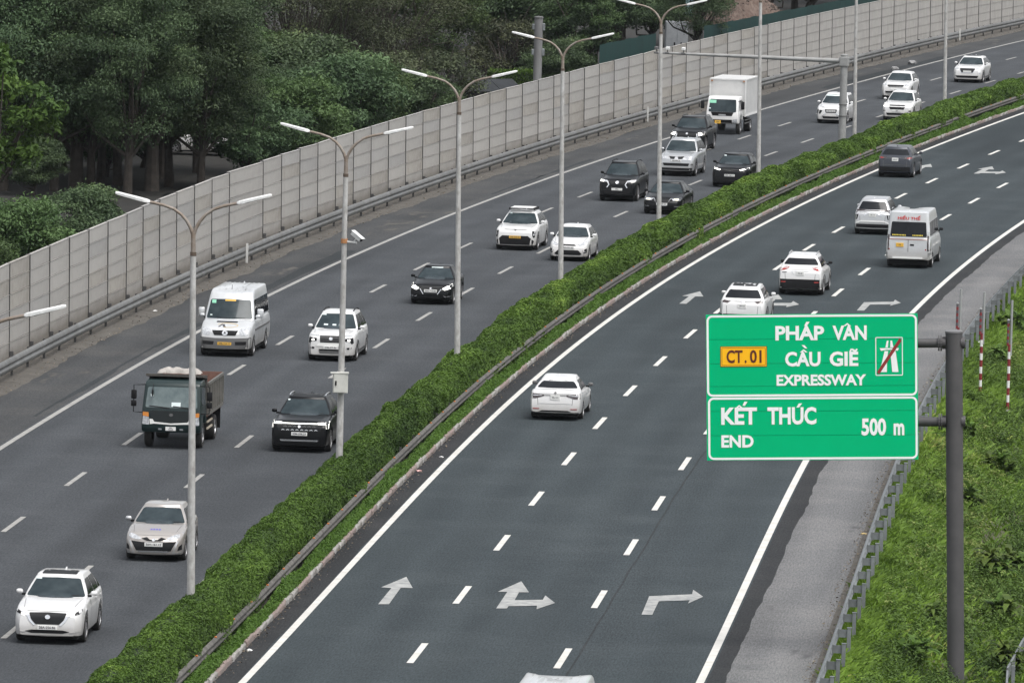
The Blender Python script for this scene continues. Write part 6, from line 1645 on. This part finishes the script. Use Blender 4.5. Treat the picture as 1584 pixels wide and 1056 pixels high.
TREE['brown'] = tree_mesh('brown', 34, 4.6, 4.0, 1.2, 70, 38000, .15, twigs=24, crad=.26)
TREE['bushA'] = tree_mesh('mid', 35, 2.3, 1.7, .7, 40, 22000, .17, crad=.34, flat=.5)
TREE['bushB'] = tree_mesh('deep', 36, 2.4, 1.9, .8, 42, 22000, .18, crad=.32, flat=.5)
TREE['bright'] = tree_mesh('bright', 37, 2.2, 2.2, 1.8, 24, 6500, .26, crad=.30)
TREE['tuft'] = tree_mesh('tuft', 38, 2.4, 2.9, .4, 52, 22000, .19, crad=.24)
TREE['dry'] = tree_mesh('brown', 39, 1.9, 1.6, .5, 22, 6000, .16, twigs=36, crad=.30)
def plant(kind, x, y, sc, rot, lab, group, name='tree', z=-.05, lean=0.0, zs=1.0):
    root = empty(name, (x, y, z), rot); root.scale = (sc, sc, sc * zs)
    if lean: root.rotation_euler = (0, lean, rot)
    tag(root, lab, 'tree' if name == 'tree' else 'shrub', group)
    t, c = TREE[kind]; inst('trunk', t, root); inst('crown', c, root)
    return root
GT = 'trees beyond the noise barrier'
for a in [('deepA', -21.3, 390.0, 1.0, .3, 'dark broadleaf tree with thick trunk second from the left edge behind the barrier'),
          ('deepB', -17.6, 389.5, 1.05, 1.9, 'dark tree with leaning trunk left of the parked white car'),
          ('deepB', -15.9, 404.0, .9, 4.0, 'dark tree whose trunk stands directly in front of the parked white car'),
          ('deepA', -26.0, 391.0, .95, 2.4, 'dark broadleaf tree at the far left edge behind the bright green tree'),
          ('deepA', -23.8, 412.0, 1.15, 5.0, 'tall dark tree filling the upper left corner'),
          ('deepB', -18.6, 432.0, 1.25, .9, 'tall dark tree behind the row with visible trunks, right of the corner'),
          ('mid', -14.6, 426.5, .72, 2.2, 'greener tree overhanging the parked white car from the right'),
          ('brown', -12.4, 452.0, 1.10, .4, 'brownish sparse tree with bare twigs left of centre'),
          ('brown', -8.4, 470.0, 1.0, 2.6, 'brownish twiggy tree above the second lamp post'),
          ('mid', -5.8, 488.0, 1.0, 1.0, 'rounded mid green tree above the third lamp post'),
          ('deepA', -10.5, 505.0, 1.3, 3.0, 'dark tree far behind the brownish trees'),
          ('deepB', -2.4, 522.0, 1.05, .2, 'dark tree left of the grey column at the top edge'),
          ('deepA', .4, 540.0, 1.1, 2.0, 'very dark tree behind the grey column'),
          ('tuft', 3.7, 503.0, 1.05, .7, 'dark tree speckled with bright leaf tufts right of the grey column'),
          ('deepB', 1.5, 520.0, .95, 3.3, 'dark tree between grey column and speckled tree'),
          ('mid', 7.0, 556.0, 1.0, 4.1, 'dark spreading tree above the green hoarding'),
          ('deepB', 11.55, 534.0, .62, 1.0, 'slender tree with dark trunk in front of the grey cabinet'),
          ('deepB', 20.6, 608.0, .85, 2.8, 'dark tree right of the soil heap at the top edge'),
          ('deepA', 25.0, 628.0, .95, .5, 'dark tree at the top edge above the right end of the hoarding'),
          ('deepB', 16.6, 622.0, .75, 5.2, 'dark tree behind the soil heap')]:
    plant(a[0], a[1], a[2], a[3], a[4], a[5], GT, lean=.14 if 'leaning' in a[5] else 0.0)
# undergrowth and more stems in the shade of the front row
GU = 'dark undergrowth shrubs in the shade of the trees'
NTH = ['leftmost', 'second', 'third', 'fourth', 'fifth', 'sixth', 'seventh', 'eighth', 'ninth', 'tenth', 'eleventh', 'twelfth', 'thirteenth', 'fourteenth', 'fifteenth', 'sixteenth', 'seventeenth', 'eighteenth', 'nineteenth', 'twentieth', 'twenty-first']
for k, (x, y, sc) in enumerate(sorted([(-24.5, 398, .8), (-22.6, 404, .75), (-20.3, 399, .7), (-18.9, 407, .7), (-26.8, 402, .9), (-25.6, 420, 1.1), (-22.2, 427, 1.1), (-18.2, 428, 1.0), (-14.0, 431, 1.1), (-23.0, 384, .6)], key=lambda q: q[0] / q[1])):
    plant('bushB', x, y, sc, k * 1.3, ('leftmost dark shrub' if k == 0 else NTH[k] + ' dark shrub from the left') + ' in the shade under the left-hand trees', GU, 'shrub')
for k, (x, y, sc) in enumerate(sorted([(-19.4, 393, .72), (-20.4, 396, .66), (-16.9, 393, .70), (-22.2, 388, .70), (-18.6, 386, .68), (-24.6, 387, .72), (-15.3, 391, .62), (-20.6, 390, .66), (-23.3, 394, .74), (-17.6, 399, .68)], key=lambda q: q[0] / q[1])):
    plant('deepB', x, y, sc, k * 2.1, ('leftmost slim dark stem' if k == 0 else NTH[k] + ' slim dark stem from the left') + ' among the tree trunks behind the barrier', GT, zs=1.35)
plant('bright', -23.6, 360.0, 1.3, .5, 'bright yellow-green tree reaching in at the left edge', GT)
GS = 'shrubs behind the noise barrier'
for a in [('bushA', -21.1, 307.5, 1.0, .3, 'leafy green shrub spilling over the barrier top at the left edge'),
          ('bushA', -20.0, 318.5, 1.02, 2.0, 'green shrub overhanging the barrier right of the left edge shrub'),
          ('bushB', -18.3, 328.5, .92, 3.4, 'green shrub at the right end of the clump overhanging the barrier'),
          ('bushB', -12.9, 393.0, 1.05, .6, 'dark layered shrub right of the parked cars'),
          ('bushA', -11.2, 402.0, 1.18, 1.7, 'layered green shrub behind the second lamp post head'),
          ('bushB', -9.6, 414.0, 1.25, 2.9, 'taller green shrub in the middle of the shrub belt'),
          ('bushA', -8.2, 424.5, 1.10, 4.4, 'rounded green shrub at the right of the shrub belt'),
          ('bushB', -11.0, 424.0, 1.35, 5.1, 'green shrub behind the shrub belt under the brownish tree'),
          ('dry', -6.4, 436.0, 1.2, .3, 'dry twiggy shrub below the rounded mid green tree'),
          ('dry', -4.9, 448.0, 1.2, 2.0, 'second dry twiggy shrub left of the dark shed'),
          ('bushB', -5.0, 434.0, .85, 1.2, 'small green shrub right of the dry twigs at the barrier'),
          ('dry', -.9, 482.0, 1.3, 4.2, 'brown dry shrub left of the grey column'),
          ('bushB', 18.4, 600.0, 1.35, 1.0, 'dark shrub right of the soil heap behind the hoarding'),
          ('bushB', 21.4, 606.0, 1.5, 2.2, 'second dark shrub right of the soil heap behind the hoarding'),
          ('bushB', 24.6, 616.0, 1.5, 3.7, 'dark shrub above the right part of the hoarding'),
          ('bushB', 28.0, 626.0, 1.5, .4, 'last dark shrub above the far end of the hoarding'),
          ('bushB', 6.2, 546.0, 1.25, 1.5, 'dark shrub behind the left piece of hoarding'),
          ('bushB', 8.9, 550.0, 1.3, 4.0, 'dark shrub left of the utility cabinet'),
          ('bushB', .2, 512.0, 1.3, 2.0, 'dark shrub behind the clipped hedge'),
          ('bushB', 1.9, 480.0, .8, 3.1, 'dark shrub at the foot of the speckled tree')]:
    plant(a[0], a[1], a[2], a[3], a[4], a[5], GS, 'shrub')

# ------------------------------------------------------------------ built things beyond the barrier
# grey sign column seen from behind
root = empty('steel_column', Rv(113.0, 22.4)); tag(root, 'tall grey steel column rising behind the noise barrier', 'column')
MB().tube([(0, 0, -.1), (0, 0, 6.25)], .235, 20).build('post', mat('column_paint', (.20, .20, .20), .7, noise=1, col2=(.13, .13, .13), scale=1.5, stretch=(1, 1, .3)), root, smooth=50)
MB().lathe([(.001, 6.36), (.2, 6.33), (.26, 6.30), (.26, 6.22), (.001, 6.22)], 18).build('cap', M_grey, root)
for z in (5.75, 4.35):
    MB().box(-.36, -.20, -.12, .12, z - .16, z + .16).build('bracket', M_galvR, root, .03); MB().box(.20, .36, -.12, .12, z - .2, z + .2).build('bracket', M_galvR, root, .03)
# clipped hedge and dark netting shed left of the column
rg = np.random.default_rng(44); n = 5000
root = empty('clipped_hedge', (-.4, 470, 0)); root.rotation_euler = (0, 0, .3); root.scale = (.6, 1, 1); tag(root, 'short bright clipped hedge left of the grey column', 'hedge')
MB().box(-2.2, 2.2, -.45, .45, 0, 2.0).build('inner_growth', M_core, root)
u = rg.random((n, 3)); f = rg.integers(0, 3, n); P = (u - .5) * [4.5, 1.0, 0] + np.stack([np.zeros(n), np.zeros(n), u[:, 2] * 2.1], -1)
P[f == 0, 2] = 2.05 + .08 * rg.normal(size=(f == 0).sum()); P[f == 1, 1] = -.5 + .06 * rg.normal(size=(f == 1).sum()); P[f == 2, 0] = np.where(u[f == 2, 0] > .5, 2.25, -2.25)
o = link_mesh('foliage', leaves('foliage', P, unit(rg.normal(size=(n, 3)) + [0, -.3, .5]), .12 + .1 * rg.random(n), .4, rg.random(n), rg), root, M_hedge); o['kind'] = 'stuff'
root = empty('shed', (-3.0, 455, 0), .5); tag(root, 'low dark netting shed just above the barrier left of the grey column', 'shed')
M_net = mat('dark_netting', (.022, .026, .03), .9, noise=.5, scale=2)
for x0_ in (-3.0, -1.5, 0.0, 1.5): MB().prism([(-1.6, 1.75), (0, 2.35), (1.6, 1.8), (1.6, 1.76), (0, 2.30), (-1.6, 1.70)], x0_ + .02, x0_ + 1.48, 'yz').build('roof_panel', M_net, root)
MB().box(-3, 3, 1.4, 1.45, 0, 1.7).build('wall', M_net, root); MB().box(-3, 3, -1.45, -1.40, 0, 1.68).build('wall', M_net, root)
for x in (-3, -1, 1, 3):
    for y in (-1.5, 1.5): MB().box(x - .04, x + .04, y - .04, y + .04, 0, 1.74).build('post', M_grey, root)
# green hoarding in sheets
M_hoard = mat('green_hoarding', (0.006, 0.042, 0.038), 0.6, noise=1, col2=(0.008, 0.030, 0.028), scale=.8, objvar=.12)
root = empty('hoarding', Rv(220, 28)); tag(root, 'dark green sheet metal hoarding behind the noise barrier', 'hoarding')
hb = MB()
for k in range(8): hb.add([(k * .25 - 1, 0 if k % 2 else .05, 0), (k * .25 - .75, .05 if k % 2 else 0, 0), (k * .25 - .75, .05 if k % 2 else 0, 1), (k * .25 - 1, 0 if k % 2 else .05, 1)], [(0, 1, 2, 3)])
sol = hb.mesh('sheet', fix=False); sol.materials.append(M_hoard)
for s in np.arange(162, 300, 2.0):
    if 178.5 < s < 195.5: continue
    h_ = 2.55 if s < 180 else 2.35
    inst('sheet', sol, root, Rv(s, 28, -.1) - root.location, (0, 0, float(heading(s))), (1, 1, h_ + .1 + random.uniform(-.03, .03)))
    o = MB().box(-.04, .04, .06, .14, -.1, 2.1).build('post', M_grey, root) if s == 162 else inst('post', bpy.data.meshes['post'] if False else pm_post, root); pm_post = o.data
    o.location = Rv(s - 1, 28, 0) - root.location; o.rotation_euler = (0, 0, float(heading(s)))
# cabinets and posters in the gap of the hoarding
root = empty('utility_cabinet', (10.45, 540.0, 0), .1); tag(root, 'pale grey double utility cabinet in the gap of the green hoarding', 'cabinet')
M_uc = mat('utility_cabinet_paint', (.34, .36, .38), .6, noise=.2, scale=2)
MB().box(-.75, .75, -.3, .3, 0, 2.15).build('housing', M_uc, root, .02)
for x in (-.72, .02): MB().box(x, x + .70, -.325, -.301, .1, 2.05).build('door', M_uc, root, .01)
for x in (-.2, .25): MB().box(x, x + .1, -.345, -.326, .55, .75).build('vent', M_blk, root)
root = empty('poster_board', (12.05, 536, 0), .1); tag(root, 'narrow pale poster board right of the utility cabinet', 'board')
MB().box(-.25, .25, -.03, .03, .4, 2.5).build('panel', mat('poster_white', (.50, .54, .56), .6), root, .01)
MB().box(-.18, -.06, -.045, -.031, .9, 2.2).build('poster', mat('poster_print', (.35, .33, .28), .6), root); 
for x in (-.2, .2): MB().box(x - .03, x + .03, -.03, .03, 0, .399).build('leg', M_grey, root)
root = empty('banner', (11.4, 546.0, 0), .1); tag(root, 'blue and green banner hanging above the grey cabinets', 'banner')
MB().box(-.28, .28, -.02, .02, 2.3, 3.9).build('cloth', mat('banner_blue', (.12, .20, .32), .7, noise=1, col2=(.16, .26, .22), scale=1.2), root); MB().box(-.03, .03, .021, .06, 0, 4.0).build('post', M_grey, root)
root = empty('notice_board', (5.3, 552.0, 0), .1); tag(root, 'small cream board showing between tree crowns at the top edge', 'board')
MB().box(-.42, .42, -.03, .03, 1.6, 2.2).build('panel', mat('cream_board', (.55, .52, .44), .7), root); MB().box(-.05, .05, .031, .1, 0, 2.5).build('post', M_grey, root)
# heap of rubble and soil
n = 40; xs = np.linspace(-7, 7, n); ys = np.linspace(-5, 5, n); X_, Y_ = np.meshgrid(xs, ys, indexing='ij')
Z_ = 2.9 * np.clip(1 - (X_ / 7) ** 2, 0, 1) * np.clip(1 - (Y_ / 5) ** 2, 0, 1) ** .7 * (.6 + .6 * fnoise(X_ * .5, Y_ * .5)) + .3 * (vnoise(X_ * 2.2, Y_ * 2.2) - .3)
i = np.arange(n - 1)[:, None] * n + np.arange(n - 1)[None]
o = link_mesh('soil_heap', np_mesh('soil_heap', np.stack([X_, Y_, Z_], -1).reshape(-1, 3), np.stack([i, i + n, i + n + 1, i + 1], -1).reshape(-1, 4)), None,
              mat('rubble', (.075, .046, .036), .95, noise=1, col2=(.15, .115, .095), scale=2.2, bump=.8, bscale=5), 180)
o.location = (15.6, 588.0, -.1); o.scale = (.42, 1, .95); o.rotation_euler = (0, 0, .5); tag(o, 'reddish brown heap of soil and rubble beyond the green hoarding', 'soil heap')
rg = np.random.default_rng(51); n = 2500; q = rg.random((n, 2)); zi = Z_[(q[:, 0] * 39).astype(int), (q[:, 1] * 39).astype(int)]
P = np.stack([(q[:, 0] - .5) * 14, (q[:, 1] - .5) * 10, zi + .08], -1)
r_ = link_mesh('rubble_scrap', leaves('rubble_scrap', P, unit(rg.normal(size=(n, 3)) * .6 + [0, -.3, 1]), .12 + .35 * rg.random(n) ** 3, .6, rg.random(n), rg), o, leaf_mat('scrap', (.05, .04, .033), (.16, .135, .115), (.34, .31, .28), .05)); r_['kind'] = 'stuff'

# ------------------------------------------------------------------ the hazy air over the whole place
hz = MB().box(-1650, 1650, -1000, 2250, -4.0, 27.5).build('haze', None)
hz['kind'] = 'stuff'
hm = bpy.data.materials.new('haze_air'); hm.use_nodes = True
hn = hm.node_tree.nodes; hn.remove(hn['Principled BSDF'])
pv = hn.new('ShaderNodeVolumePrincipled'); pv.inputs['Color'].default_value = (0.86, 0.93, 1.0, 1); pv.inputs['Density'].default_value = 0.00003
pv.inputs['Anisotropy'].default_value = 0.2
pv.inputs['Density Attribute'].default_value = ''
try: hm.cycles.homogeneous_volume = True
except Exception: pass
hm.node_tree.links.new(pv.outputs[0], hn['Material Output'].inputs['Volume'])
hz.data.materials.clear(); hz.data.materials.append(hm)
